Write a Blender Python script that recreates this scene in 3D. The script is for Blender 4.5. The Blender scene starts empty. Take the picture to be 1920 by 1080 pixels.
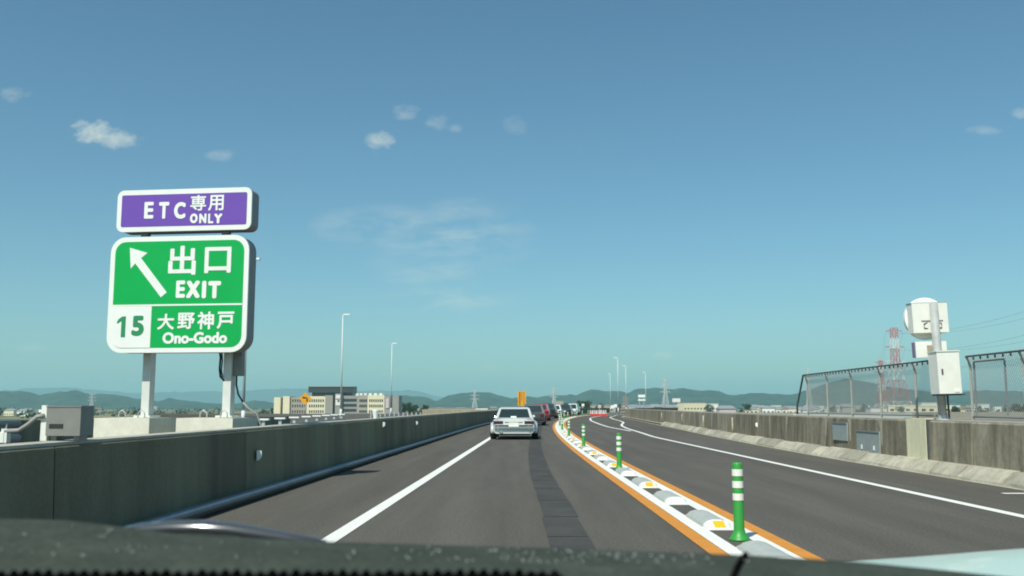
import bpy, math, random
from mathutils import Vector, Matrix

R_ = math.radians
scene = bpy.context.scene
col = scene.collection
rnd = random.Random(7)

# ---------------------------------------------------------------- camera
PITCH = math.atan(222 / 1800)
EYE = 1.25
cam_d = bpy.data.cameras.new('camera')
cam_d.sensor_width = 36.0
cam_d.lens = 36 * 1800 / 1920
cam_d.clip_start = 0.05
cam_d.clip_end = 60000
cam_d.dof.use_dof = True
cam_d.dof.focus_distance = 22
cam_d.dof.aperture_fstop = 9.0
cam = bpy.data.objects.new('camera', cam_d)
cam.location = (0, 0, EYE)
cam.rotation_euler = (math.pi / 2 + PITCH, 0, 0)
col.objects.link(cam)
scene.camera = cam

def P(px, py, D):
    """point seen at a pixel of the 1920 wide photograph, D metres ahead"""
    u, v = (px - 960) / 1800, (540 - py) / 1800
    y = math.cos(PITCH) - v * math.sin(PITCH)
    z = math.sin(PITCH) + v * math.cos(PITCH)
    return Vector((u * D / y, D, EYE + z * D / y))

# ---------------------------------------------------------------- sky
SUN_EL, SUN_AZ = R_(52), R_(207)
world = bpy.data.worlds.new('World')
scene.world = world
world.use_nodes = True
wt = world.node_tree
wt.nodes.clear()
def wn(t, **kw):
    n = wt.nodes.new(t)
    for k, v in kw.items():
        setattr(n, k, v)
    return n
def wmath(op, a, b=None, clamp=False):
    n = wn('ShaderNodeMath', operation=op, use_clamp=clamp)
    for i, x in enumerate((a, b)):
        if x is None: continue
        if isinstance(x, (int, float)): n.inputs[i].default_value = x
        else: wt.links.new(x, n.inputs[i])
    return n.outputs[0]
sky = wn('ShaderNodeTexSky', sky_type='NISHITA', sun_disc=False)
sky.sun_elevation = SUN_EL
sky.sun_rotation = SUN_AZ
sky.altitude = 0
sky.air_density = 1.0
sky.dust_density = 0.6
sky.ozone_density = 1.6
tint = wn('ShaderNodeMix', data_type='RGBA', blend_type='MULTIPLY')
tint.inputs['Factor'].default_value = 1
tint.inputs[7].default_value = (0.76, 1.12, 1.15, 1)
wt.links.new(sky.outputs[0], tint.inputs[6])
tc = wn('ShaderNodeTexCoord')
sep = wn('ShaderNodeSeparateXYZ')
wt.links.new(tc.outputs['Generated'], sep.inputs[0])
ymax = wmath('MAXIMUM', sep.outputs[1], 0.02)
su = wmath('DIVIDE', sep.outputs[0], ymax)
sv = wmath('DIVIDE', sep.outputs[2], ymax)
comb = wn('ShaderNodeCombineXYZ')
wt.links.new(su, comb.inputs[0]); wt.links.new(sv, comb.inputs[1])
def wnoise(sx, sy, scale, detail, off=0):
    mp = wn('ShaderNodeMapping')
    mp.inputs['Scale'].default_value = (sx, sy, 1)
    mp.inputs['Location'].default_value = (off, off * .7, off)
    wt.links.new(comb.outputs[0], mp.inputs[0])
    n = wn('ShaderNodeTexNoise')
    n.inputs['Scale'].default_value = scale
    n.inputs['Detail'].default_value = detail
    n.inputs['Roughness'].default_value = .62
    wt.links.new(mp.outputs[0], n.inputs[0])
    return n.outputs[0]
puff = wnoise(1, 1.5, 46, 6)
wisp = wnoise(1, 3.2, 16, 8, 3.3)
streak = wmath('MULTIPLY', wmath('SUBTRACT', wisp, .42), 2.6)
pf = wmath('MULTIPLY', wmath('SUBTRACT', puff, .5), 3.4)
clouds = [  # px, py, half width, half height, strength, soft/wispy
    (175, 246, 48, 24, .78, 0), (222, 262, 52, 20, .55, 0), (25, 177, 34, 17, .24, 0), (413, 292, 34, 13, .26, 0),
    (711, 264, 30, 24, .52, 0), (760, 211, 32, 16, .26, 0), (821, 227, 25, 18, .24, 0), (856, 241, 15, 10, .20, 0),
    (966, 236, 26, 22, .12, 0), (1240, 667, 30, 10, .42, 0), (60, 653, 34, 10, .22, 0), (918, 689, 20, 7, .20, 0),
    (1845, 245, 38, 10, .20, 0), (1912, 212, 20, 12, .26, 0), (60, 720, 110, 16, .18, 0), (200, 725, 60, 10, .12, 0),
    (720, 424, 150, 44, .50, 1), (850, 450, 180, 62, .45, 1), (820, 502, 150, 40, .36, 1), (850, 562, 150, 30, .5, 1), (880, 405, 110, 40, .3, 1)]
acc = None
for px, py, hw, hh, st, w in clouds:
    c = P(px, py, 1.0); e = P(px + hw, py, 1.0); t = P(px, py - hh, 1.0)
    du = wmath('DIVIDE', wmath('SUBTRACT', su, c.x), e.x - c.x)
    dv = wmath('DIVIDE', wmath('SUBTRACT', sv, c.z - EYE), t.z - c.z)
    r2 = wmath('ADD', wmath('MULTIPLY', du, du), wmath('MULTIPLY', dv, dv))
    if w:
        m = wmath('MULTIPLY', wmath('SUBTRACT', 1.0, r2, True), wmath('ADD', streak, .05, True), True)
    else:
        m = wmath('MULTIPLY', wmath('ADD', wmath('SUBTRACT', .85, r2), pf), .8, True)
        m = wmath('MULTIPLY', m, wmath('SUBTRACT', 1.9, r2, True))
    m = wmath('MULTIPLY', m, st)
    acc = m if acc is None else wmath('MAXIMUM', acc, m)
front = wmath('GREATER_THAN', sep.outputs[1], .05)
acc = wmath('MULTIPLY', acc, front, True)
cm = wn('ShaderNodeMix', data_type='RGBA')
wt.links.new(acc, cm.inputs['Factor'])
wt.links.new(tint.outputs[2], cm.inputs[6])
cm.inputs[7].default_value = (9.0, 9.6, 8.4, 1)
bg = wn('ShaderNodeBackground')
bg.inputs['Strength'].default_value = 0.081
wt.links.new(cm.outputs[2], bg.inputs[0])
wo = wn('ShaderNodeOutputWorld')
wt.links.new(bg.outputs[0], wo.inputs[0])

# ---------------------------------------------------------------- sun
sd = bpy.data.lights.new('sun', 'SUN')
sd.energy = 4.4
sd.angle = R_(0.53)
sd.color = (1.0, 0.97, 0.87)
sun = bpy.data.objects.new('sun', sd)
to_sun = Vector((math.sin(SUN_AZ) * math.cos(SUN_EL), math.cos(SUN_AZ) * math.cos(SUN_EL), math.sin(SUN_EL)))
sun.rotation_euler = to_sun.to_track_quat('Z', 'Y').to_euler()
sun.location = (0, 0, 30)
col.objects.link(sun)

vs = scene.view_settings
vs.view_transform = 'Standard'
vs.look = 'None'
vs.exposure = 0.14
vs.gamma = 1.0
scene.cycles.use_denoising = True
scene.cycles.filter_width = 1.9
scene.cycles.volume_bounces = 1
scene.cycles.max_bounces = 6
scene.cycles.transparent_max_bounces = 16

# ---------------------------------------------------------------- materials
MATS = {}
def mat(name, color, rough=.6, metal=0.0, var=0.0, scale=6.0, bump=0.0, bscale=40.0, stretch=(1, 1, 1), color2=None,
        spec=.5, coat=0.0, per_object=0.0, detail=5.0, contrast=1.0, fine=0.0, fine_scale=150.0, mottle=0.0):
    if name in MATS: return MATS[name]
    m = bpy.data.materials.new(name)
    m.use_nodes = True
    nt = m.node_tree
    b = nt.nodes['Principled BSDF']
    b.inputs['Roughness'].default_value = rough
    b.inputs['Metallic'].default_value = metal
    b.inputs['Specular IOR Level'].default_value = spec
    b.inputs['Coat Weight'].default_value = coat
    c1 = (*color, 1)
    b.inputs['Base Color'].default_value = c1
    out = None
    geo = nt.nodes.new('ShaderNodeNewGeometry')
    vec = geo.outputs['Position']
    if per_object:
        oi = nt.nodes.new('ShaderNodeObjectInfo')
        va = nt.nodes.new('ShaderNodeVectorMath'); va.operation = 'MULTIPLY_ADD'
        cx = nt.nodes.new('ShaderNodeCombineXYZ')
        for i in range(3): nt.links.new(oi.outputs['Random'], cx.inputs[i])
        nt.links.new(cx.outputs[0], va.inputs[0]); va.inputs[1].default_value = (37, 91, 53)
        nt.links.new(geo.outputs['Position'], va.inputs[2])
        vec = va.outputs[0]
    def noise(sc, st, det=detail):
        mp = nt.nodes.new('ShaderNodeMapping'); mp.inputs['Scale'].default_value = st
        nt.links.new(vec, mp.inputs[0])
        n = nt.nodes.new('ShaderNodeTexNoise'); n.inputs['Scale'].default_value = sc
        n.inputs['Detail'].default_value = det; n.inputs['Roughness'].default_value = .6
        nt.links.new(mp.outputs[0], n.inputs[0])
        return n.outputs[0]
    if var or color2:
        n = noise(scale, stretch)
        rp = nt.nodes.new('ShaderNodeValToRGB')
        w = .5 / max(contrast, .01) * .5
        rp.color_ramp.elements[0].position = .5 - w; rp.color_ramp.elements[1].position = .5 + w
        lo = [c * (1 - var) for c in color]
        hi = [min(1, c * (1 + var)) for c in (color2 or color)]
        rp.color_ramp.elements[0].color = (*lo, 1); rp.color_ramp.elements[1].color = (*hi, 1)
        nt.links.new(n, rp.inputs[0])
        out = rp.outputs[0]
    def mult(out, val, amt):
        mr = nt.nodes.new('ShaderNodeMapRange')
        nt.links.new(val, mr.inputs[0]); mr.inputs[3].default_value = 1 - amt; mr.inputs[4].default_value = 1 + amt
        mx = nt.nodes.new('ShaderNodeMix'); mx.data_type = 'RGBA'; mx.blend_type = 'MULTIPLY'
        mx.inputs['Factor'].default_value = 1
        if out is None: mx.inputs[6].default_value = c1
        else: nt.links.new(out, mx.inputs[6])
        cc = nt.nodes.new('ShaderNodeCombineColor')
        for i in range(3): nt.links.new(mr.outputs[0], cc.inputs[i])
        nt.links.new(cc.outputs[0], mx.inputs[7])
        return mx.outputs[2]
    if fine: out = mult(out, noise(fine_scale, (1, 1, 1), 2), fine)
    if mottle: out = mult(out, noise(2.3, (1, .12, 1), 6), mottle * 2)
    if per_object: out = mult(out, oi.outputs['Random'], per_object)
    if out is not None: nt.links.new(out, b.inputs['Base Color'])
    if bump:
        bn = nt.nodes.new('ShaderNodeBump'); bn.inputs['Strength'].default_value = bump
        bn.inputs['Distance'].default_value = .01
        nt.links.new(noise(bscale, (1, 1, 1), 3), bn.inputs['Height'])
        nt.links.new(bn.outputs[0], b.inputs['Normal'])
    MATS[name] = m
    return m

mat('asphalt', (.102, .095, .080), .9, var=.20, scale=.9, stretch=(1.5, .05, 1), bump=.9, bscale=45, fine=.75, fine_scale=34, mottle=.12, spec=.25)
mat('asphalt_dark', (.060, .059, .053), .85, var=.25, scale=1.4, bump=.4, bscale=60, fine=.5, fine_scale=42, mottle=.15, spec=.3)
mat('white_paint', (.78, .78, .72), .7, var=.07, scale=5, fine=.12, fine_scale=60)
mat('orange_paint', (.60, .245, .028), .7, var=.12, scale=4, fine=.15, fine_scale=60)
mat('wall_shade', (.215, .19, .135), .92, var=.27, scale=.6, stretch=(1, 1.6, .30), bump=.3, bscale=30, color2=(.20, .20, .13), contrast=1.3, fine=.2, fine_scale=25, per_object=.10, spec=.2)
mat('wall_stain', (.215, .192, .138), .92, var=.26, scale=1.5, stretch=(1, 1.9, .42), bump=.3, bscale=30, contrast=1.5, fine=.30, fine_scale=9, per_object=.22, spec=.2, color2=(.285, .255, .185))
mat('wall_clean', (.74, .70, .47), .9, var=.15, scale=3, stretch=(1, 2, .3), bump=.2, fine=.12, fine_scale=20)
mat('wall_tan', (.36, .31, .21), .9, var=.2, scale=1.2, stretch=(2, 2, .3), per_object=.12)
mat('coping', (.42, .40, .33), .9, var=.25, scale=4, fine=.15, fine_scale=30)
mat('kerb_concrete', (.37, .35, .27), .9, var=.30, scale=4, bump=.9, bscale=14, fine=.25, fine_scale=30, per_object=.22)
mat('block_concrete', (.72, .70, .57), .88, var=.1, scale=6, bump=.25, bscale=40, fine=.1, fine_scale=60)
mat('sign_white', (.84, .86, .80), .5, var=.04, scale=3)
mat('sign_green', (.004, .40, .085), .6, var=.05, scale=3, spec=.2)
mat('sign_green_dark', (.03, .26, .10), .4)
mat('sign_purple', (.17, .085, .42), .6, var=.05, scale=3, spec=.2)
mat('post_white', (.66, .68, .62), .55, var=.08, scale=6)
mat('galvanised', (.52, .54, .53), .5, metal=.35, var=.14, scale=8)
mat('steel_grey', (.26, .27, .27), .55, metal=.4, var=.12, scale=8)
mat('steel_dark', (.11, .115, .12), .6, metal=.3, var=.15, scale=8)
mat('box_grey', (.22, .225, .20), .55, var=.1, scale=9)
mat('cabinet_white', (.82, .82, .73), .5, var=.06, scale=5)
mat('pipe_blue', (.17, .22, .26), .5, metal=.2, var=.12, scale=4)
mat('plate_blue', (.30, .345, .325), .6, var=.12, scale=8)
mat('cable_black', (.02, .02, .03), .5)
mat('cable_grey', (.30, .30, .28), .6)
mat('pole_green', (.035, .30, .045), .45, var=.06, scale=9)
mat('band_white', (.80, .80, .72), .4)
mat('rubber_grey', (.40, .43, .40), .65, var=.12, scale=7, fine=.1)
mat('reflector_yellow', (.85, .48, .02), .35)
mat('car_silver', (.66, .68, .66), .3, metal=.25, coat=.6)
mat('car_white', (.75, .76, .74), .3, coat=.6)
mat('car_red', (.36, .02, .03), .3, coat=.6)
mat('car_black', (.02, .023, .025), .25, coat=.6)
mat('car_charcoal', (.07, .075, .08), .3, coat=.5)
mat('glass_dark', (.02, .035, .035), .08, spec=.8)
mat('edge_mauve', (.22, .20, .30), .6)
mat('lime_stain', (.40, .37, .28), .95, var=.25, scale=5, stretch=(1, 2, .5), fine=.25, fine_scale=20)
mat('tyre', (.02, .02, .02), .85)
mat('chrome', (.75, .76, .74), .18, metal=.9)
mat('lamp_red', (.08, .012, .012), .3)
mat('trim_dark', (.03, .03, .03), .5)
mat('plate_white', (.78, .80, .70), .5)
mat('sign_yellow', (.80, .36, .01), .45)
mat('plastic_red', (.65, .05, .05), .45)
mat('tower_red', (.50, .06, .05), .6)
mat('tower_white', (.70, .70, .68), .6)
mat('tower_grey', (.52, .55, .54), .6)
mat('pole_grey', (.40, .42, .40), .6, var=.15, scale=6)
mat('fence_post', (.36, .36, .31), .6, var=.12, scale=8)
mat('lamp_pole', (.60, .64, .62), .5, var=.06, scale=2)
mat('wire', (.46, .48, .45), .5, metal=.3)
mat('bld_cream', (.72, .66, .46), .8, var=.05, scale=.5)
mat('bld_beige', (.36, .33, .27), .8, var=.06, scale=.5)
mat('bld_grey', (.30, .29, .26), .8, var=.06, scale=.5)
mat('bld_dark', (.045, .06, .06), .4, var=.15, scale=.4)
mat('bld_glass', (.035, .05, .055), .2)
mat('bld_white', (.74, .74, .68), .8)
mat('bld_pink', (.60, .50, .52), .8)
mat('roof_grey', (.24, .25, .25), .8)
mat('roof_blue', (.20, .23, .26), .8)
mat('roof_brown', (.20, .14, .10), .8)
mat('foliage', (.035, .065, .025), .9, var=.4, scale=1.5, spec=.2, contrast=1.5)
mat('forest', (.030, .055, .035), .95, var=.5, scale=.012, spec=.1, contrast=1.6)
mat('bark', (.09, .07, .05), .9)
mat('fields', (.11, .13, .06), .95, var=.5, scale=.006, color2=(.20, .18, .10), contrast=2.5, spec=.1, fine=.3, fine_scale=.05)
mat('dash', (.050, .060, .047), .95, var=.25, scale=18, fine=.6, fine_scale=170, spec=.15)
mat('dash_black', (.005, .005, .006), 1.0, spec=0.0)
mat('dust', (.28, .30, .27), .9)
mat('bonnet_mint', (.50, .64, .56), .45, coat=.25)
mat('wiper_gloss', (.06, .06, .06), .16, spec=.8, coat=1)

# ---------------------------------------------------------------- helpers
class MB:
    def __init__(s): s.v = []; s.f = []
    def add(s, vs_, fs):
        o = len(s.v); s.v += [tuple(p) for p in vs_]; s.f += [tuple(i + o for i in f) for f in fs]; return s
    def box(s, c, d, rz=0.0):
        x, y, z = d[0] / 2, d[1] / 2, d[2] / 2
        ca, sa = math.cos(rz), math.sin(rz)
        pts = []
        for k in ((-x, -y, -z), (x, -y, -z), (x, y, -z), (-x, y, -z), (-x, -y, z), (x, -y, z), (x, y, z), (-x, y, z)):
            pts.append((c[0] + k[0] * ca - k[1] * sa, c[1] + k[0] * sa + k[1] * ca, c[2] + k[2]))
        return s.add(pts, [(0, 3, 2, 1), (4, 5, 6, 7), (0, 1, 5, 4), (1, 2, 6, 5), (2, 3, 7, 6), (3, 0, 4, 7)])
    def tube(s, pts, r, n=8, r2=None):
        pts = [Vector(p) for p in pts]; rings = []
        for i, p in enumerate(pts):
            d = (pts[min(i + 1, len(pts) - 1)] - pts[max(i - 1, 0)]).normalized()
            up = Vector((0, 0, 1)) if abs(d.z) < .9 else Vector((0, 1, 0))
            a = d.cross(up).normalized(); b = a.cross(d)
            rr = r if r2 is None else r + (r2 - r) * i / (len(pts) - 1)
            rings.append([p + (a * math.cos(2 * math.pi * k / n) + b * math.sin(2 * math.pi * k / n)) * rr for k in range(n)])
        return s.loft(rings)
    def loft(s, rings, cap=True, closed=True):
        n = len(rings[0]); v = [p for r in rings for p in r]; f = []
        for i in range(len(rings) - 1):
            for k in range(n if closed else n - 1):
                a, b = i * n + k, i * n + (k + 1) % n
                f.append((a, b, b + n, a + n))
        if cap and closed:
            f.append(tuple(reversed(range(n)))); f.append(tuple(range((len(rings) - 1) * n, len(rings) * n)))
        return s.add(v, f)
    def prism(s, outline, y0, y1):
        """outline in x,z extruded along y"""
        return s.loft([[(x, y0, z) for x, z in outline], [(x, y1, z) for x, z in outline]])
    def lathe(s, prof, n=16, c=(0, 0, 0)):
        return s.loft([[(c[0] + r * math.cos(2 * math.pi * k / n), c[1] + r * math.sin(2 * math.pi * k / n), c[2] + z) for k in range(n)] for r, z in prof])
    def build(s, name, m, parent=None, smooth=False, loc=None, rz=0.0, fix=True):
        me = bpy.data.meshes.new(name)
        me.from_pydata(s.v, [], s.f)
        me.update()
        if fix:
            import bmesh
            bm = bmesh.new(); bm.from_mesh(me)
            bmesh.ops.recalc_face_normals(bm, faces=bm.faces[:]); bm.to_mesh(me); bm.free()
        me.materials.append(MATS[m])
        if smooth:
            me.polygons.foreach_set('use_smooth', [True] * len(me.polygons))
        return place(name, me, parent, loc, rz)
def place(name, me, parent=None, loc=None, rz=0.0):
    o = bpy.data.objects.new(name, me)
    col.objects.link(o)
    if parent is not None: o.parent = parent
    if loc is not None: o.location = loc
    o.rotation_euler = (0, 0, rz)
    return o
def tag(o, label, cat, group=None):
    o['label'] = label; o['category'] = cat
    if group: o['group'] = group
    return o
def thing(name, label, cat, loc=(0, 0, 0), rz=0.0, group=None):
    o = bpy.data.objects.new(name, None)
    o.empty_display_size = .2
    col.objects.link(o); o.location = loc; o.rotation_euler = (0, 0, rz)
    return tag(o, label, cat, group)
def struct(o): o['kind'] = 'structure'; return o
def stuff(o): o['kind'] = 'stuff'; return o
def copy_tree(o, parent=None):
    c = o.copy(); col.objects.link(c); c.parent = parent
    for ch in o.children: copy_tree(ch, c)
    return c
def rrect(w, h, r, n=7, cx=0, cz=0):
    out = []
    for sx, sz, a0 in ((1, 1, 0), (-1, 1, 90), (-1, -1, 180), (1, -1, 270)):
        for k in range(n):
            a = R_(a0 + 90 * k / (n - 1))
            out.append((cx + sx * (w / 2 - r) + r * math.cos(a), cz + sz * (h / 2 - r) + r * math.sin(a)))
    return out

# ---------------------------------------------------------------- road layout (x as a function of distance y)
def C(y):                                   # middle of the divider strip
    d = max(0, y - 20)
    return 2.12 + 4.7e-4 * d * d + 1.2e-6 * d ** 3
def interp(tab, y):
    if y <= tab[0][0]: return tab[0][1]
    for (a, xa), (b, xb) in zip(tab, tab[1:]):
        if y <= b: return xa + (xb - xa) * (y - a) / (b - a)
    return tab[-1][1]
def smoothed(tab, w=4):
    return lambda y: sum(interp(tab, y + w * k / 4) for k in range(-4, 5)) / 9
right_wall_x = smoothed([(-30, 8.05), (25, 8.05), (43, 8.9), (53.5, 9.6), (83, 11.3), (112, 13.0), (125, 14.6), (160, 20.5), (220, 38), (270, 57), (330, 84)], 6)
def left_wall_x(y):
    return -4.02 + .030 * y if y < 50 else C(y) - (C(50) + 2.52)
def left_line_x(y):
    return -1.98 + .029 * y if y < 42 else C(y) - (C(42) + .762)
right_line_x = smoothed([(-20, 5.83), (40, 5.83), (47, 6.2), (54.3, 6.5), (62.5, 7.06), (68, 7.7), (75.8, 8.75), (83, 9.3), (95.7, 10), (112, 11.3), (140, 15.2), (200, 29.6)], 1.5)
inner_line_x = smoothed([(48, 6.02), (53.8, 5.95), (57.7, 5.8), (68, 6.15), (84.6, 6.9), (102, 8.2), (118, 10.2), (140, 14.2), (200, 28)], 3)
def ys(a, b):
    out = [a]
    while out[-1] < b - .01:
        out.append(min(b, out[-1] + (2.5 if out[-1] < 90 else 4)))
    return out
def strip(fl, fr, a, b, z):
    m = MB(); yy = ys(a, b)
    v = []; f = []
    for y in yy: v += [(fl(y), y, z), (fr(y), y, z)]
    for i in range(len(yy) - 1): f.append((2 * i, 2 * i + 1, 2 * i + 3, 2 * i + 2))
    return m.add(v, f)
def line(name, fx, w, a, b, z, m, parent):
    return strip(lambda y: fx(y) - w / 2, lambda y: fx(y) + w / 2, a, b, z).build(name, m, parent, fix=False)

# ---- ground, hills
GZ = -9.0
g = MB(); n = 48; rr = [0, 60, 200, 600, 1500, 4000, 9000, 15500]
gv = [(0, 0, GZ)]; gf = []
for r in rr[1:]: gv += [(r * math.cos(2 * math.pi * k / n), r * math.sin(2 * math.pi * k / n), GZ) for k in range(n)]
for k in range(n): gf.append((0, 1 + k, 1 + (k + 1) % n))
for i in range(len(rr) - 2):
    for k in range(n):
        a, b = 1 + i * n + k, 1 + i * n + (k + 1) % n
        gf.append((a, a + n, b + n, b))
struct(g.add(gv, gf).build('ground', 'fields', fix=False))

def ridge(name, D, depth, prof, seed):
    r = random.Random(seed)
    ph = [(r.uniform(0, 6.28), r.uniform(.7, 1.3)) for _ in range(9)]
    def H(px):
        y = interp(prof, px)
        # keep going past the frame with the same kind of skyline
        if px < prof[0][0] or px > prof[-1][0]:
            e = (prof[0][0] - px) if px < prof[0][0] else (px - prof[-1][0])
            y += min(1, e / 150) * (4 * math.sin(px / 130 + ph[0][0]) + 3 * math.sin(px / 57 + ph[1][0]))
        y += .7 * math.sin(px / 9.0 + ph[2][0]) * math.sin(px / 31 + ph[3][0]) + .35 * math.sin(px / 4.1 + ph[4][0])
        return (762 - y) / 1800
    m = MB(); rings = []
    T = [0, .12, .25, .4, .52, .6, .7, .85, 1.0]
    for i in range(-420, 2420, 4):
        px = i
        az = math.atan((px - 960) / 1800)
        row = []
        for t in T:
            rad = D + depth * (t - .6)
            s = math.sin(math.pi * min(1, t / 1.2)) ** 1.3
            wob = 1 if abs(t - .6) < .01 else 1 - .22 * (1 + math.sin(px / 17 + t * 9 + ph[5][0])) / 2 - .08 * math.sin(px / 6.3 + t * 23 + ph[6][0])
            h = GZ + (H(px) * rad / math.cos(0) + EYE - GZ) * s * (wob if t < .6 else 1) - (2 if t in (0, 1.0) else 0)
            row.append((rad * math.sin(az), rad * math.cos(az), h))
        rings.append(row)
    return struct(m.loft(rings, closed=False).build(name, 'forest', smooth=False, fix=False))
near_prof = [(0, 738), (45, 736), (80, 743), (110, 738), (150, 735), (165, 740), (210, 741), (260, 748), (300, 753), (325, 748), (340, 750), (400, 757), (450, 757), (480, 751), (520, 755), (600, 752), (680, 750), (720, 747), (740, 745), (760, 742), (800, 745), (817, 752), (840, 742), (870, 737), (900, 735), (920, 736), (935, 742), (960, 747), (990, 743), (1010, 745), (1040, 741), (1080, 741), (1092, 736), (1108, 731), (1130, 733), (1165, 734), (1175, 738), (1190, 731), (1230, 727), (1250, 731), (1280, 729), (1300, 732), (1345, 734), (1360, 740), (1378, 743), (1400, 738), (1440, 739), (1480, 741), (1510, 735), (1540, 723), (1580, 714), (1620, 718), (1660, 728), (1720, 735), (1760, 741), (1840, 735), (1920, 738)]
far_prof = [(0, 737), (60, 732), (120, 730), (175, 733), (250, 739), (330, 737), (400, 735), (440, 736), (500, 731), (600, 729), (660, 734), (720, 733), (780, 733), (815, 742), (850, 747), (1000, 749), (1340, 748), (1380, 739), (1420, 741), (1480, 742), (1600, 738), (1750, 733), (1920, 740)]
ridge('hills', 4600, 1500, near_prof, 3)
ridge('mountains', 13200, 2200, far_prof, 5)

# ---- road deck and markings
deck = MB(); yy = ys(-28, 216)
rings = []
for y in yy:
    l, r = left_wall_x(y) - .45, right_wall_x(y) + .6
    rings.append([(l, y, 0), (r, y, 0), (r, y, -.9), (l, y, -.9)])
road = struct(deck.loft(rings).build('road', 'asphalt'))
RAMP_L = -16.6
rings = []
for y in ys(-28, 170):
    l, r = RAMP_L - .3, left_wall_x(y) - .45
    if y > 60: l = RAMP_L - .3 - .004 * (y - 60) ** 2
    rings.append([(l, y, -.012), (r, y, -.012), (r, y, -.9), (l, y, -.9)])
struct(MB().loft(rings).build('ramp_road', 'asphalt'))
for y in range(-20, 215, 40):       # piers below the decks
    o = MB().box((left_wall_x(y) + 5, y, (GZ - .9) / 2), (4, 2, -GZ - .9)).build('bridge_pier', 'wall_stain')
    tag(o, 'square concrete pier holding up the elevated road', 'pier', 'piers under the elevated road')

line('white_line', left_line_x, .17, -12, 210, .006, 'white_paint', road)
line('white_line', right_line_x, .16, -12, 200, .006, 'white_paint', road)
line('white_line', inner_line_x, .17, 49, 200, .010, 'white_paint', road)
MB().box((7.45, 14.1, .006), (.75, .12, .003)).build('white_line', 'white_paint', road)
OFF = .36
for s in (-1, 1):
    line('orange_line', lambda y, s=s: C(y) + s * (OFF), .155, -12, 210, .006, 'orange_paint', road)
    line('divider_white_line', lambda y, s=s: C(y) + s * (OFF - .155), .150, -12, 210, .007, 'white_paint', road)
# darker strip of patched asphalt, laid in lengths
y = -6.0; k = 0
while y < 150:
    L = rnd.choice((1.9, 2.0, 2.4, 1.7)) * (1 if y < 40 else 3)
    j = rnd.uniform(-.012, .012)
    fx = lambda q, j=j: C(q) - 1.57 + .012 * min(25, max(0, q - 20)) + j
    strip(lambda q: fx(q) - .2, lambda q: fx(q) + .2, y, y + L - .035, .004).build('asphalt_patch', 'asphalt_dark', road, fix=False)
    y += L; k += 1

# ---- barriers
def barrier(name, label, fx, side, a, b, L, H, T, mfn, coping=True):
    """side +1: wall body lies towards +x of its face"""
    t = thing(name, label, 'barrier', (fx(a), a, 0))
    y = a
    while y < b - .5:
        l = L if y < 80 else L * 2
        y1 = min(b, y + l)
        p, q = Vector((fx(y), y, 0)), Vector((fx(y1), y1, 0))
        d = (q - p).normalized(); nrm = Vector((d.y, -d.x, 0)) * side
        gap = .012 if side < 0 else .018
        p2, q2 = p + d * gap, q - d * gap
        o = Vector((fx(a), a, 0))
        lean = .03
        prof = [(0, 0), (lean, H - .03), (lean + .03, H), (T - .03, H), (T, H - .03), (T, 0)]
        r1 = [p2 + nrm * u + Vector((0, 0, w)) - o for u, w in prof]
        r2 = [q2 + nrm * u + Vector((0, 0, w)) - o for u, w in prof]
        MB().loft([r1, r2]).build('wall_panel', mfn(y), t)
        y = y1
    # core a little inside the panels closes the joints
    yy = ys(a, b); rings = []
    for y in yy:
        d = Vector((fx(y + .5) - fx(y - .5), 1, 0)).normalized(); nrm = Vector((d.y, -d.x, 0)) * side
        p = Vector((fx(y), y, 0)) - Vector((fx(a), a, 0))
        rings.append([p + nrm * .06 , p + nrm * .07 + Vector((0, 0, H - .05)), p + nrm * (T - .05) + Vector((0, 0, H - .05)), p + nrm * (T - .05)])
    MB().loft(rings).build('wall_core', 'steel_dark', t)
    if coping:
        rings = []
        for y in yy:
            d = Vector((fx(y + .5) - fx(y - .5), 1, 0)).normalized(); nrm = Vector((d.y, -d.x, 0)) * side
            p = Vector((fx(y), y, 0)) - Vector((fx(a), a, 0))
            rings.append([p + nrm * .05 + Vector((0, 0, H - .02)), p + nrm * .05 + Vector((0, 0, H + .015)), p + nrm * (T + .01) + Vector((0, 0, H + .015)), p + nrm * (T + .01) + Vector((0, 0, H - .02))])
        MB().loft(rings).build('coping', 'coping', t)
    return t
WH = .98
WHL = .935
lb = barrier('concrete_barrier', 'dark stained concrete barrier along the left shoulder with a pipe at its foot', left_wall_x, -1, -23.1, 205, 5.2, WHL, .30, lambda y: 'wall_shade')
rb = barrier('concrete_barrier', 'streaked grey concrete barrier with pale sloping kerb on the fenced side', right_wall_x, 1, -26, 215, 2.05, WH, .34, lambda y: 'wall_stain')
# clean pale pillar in the right barrier and metal plates
def on_right(y, h, out=0.0):
    return Vector((right_wall_x(y) - out + .03 * h / WH, y, h))
o0 = Vector(rb.location)
pil = MB()
pil.box((8.215 - o0.x, 19.30 - o0.y, .615), (.37, .92, .79)).build('repaired_wall_section', 'wall_clean', rb)
MB().box((8.16 - o0.x, 18.80 - o0.y, .6), (.24, .07, .80)).build('open_joint', 'steel_dark', rb)
for y0, y1, z0, z1 in ((23.45, 24.5, .42, .86), (21.3, 22.7, .22, .70)):
    c = on_right((y0 + y1) / 2, (z0 + z1) / 2, .02)
    t = thing('cover_plate', 'square blue grey metal cover plate with two latches low on the right barrier' if y0 < 22 else 'narrow blue grey metal cover plate bolted high on the right barrier', 'cover plate', (c.x, c.y, z0))
    MB().box((0, 0, (z1 - z0) / 2), (.03, y1 - y0, z1 - z0)).build('plate', 'plate_blue', t)
    MB().box((-.02, 0, z1 - z0 - .015), (.02, y1 - y0 - .01, .03)).build('plate_frame', 'steel_grey', t)
    for s in (-1, 1) if y0 < 22 else ():
        MB().box((-.022, s * (y1 - y0) * .27, .11), (.02, .06, .1)).build('latch', 'bld_white', t)
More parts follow.
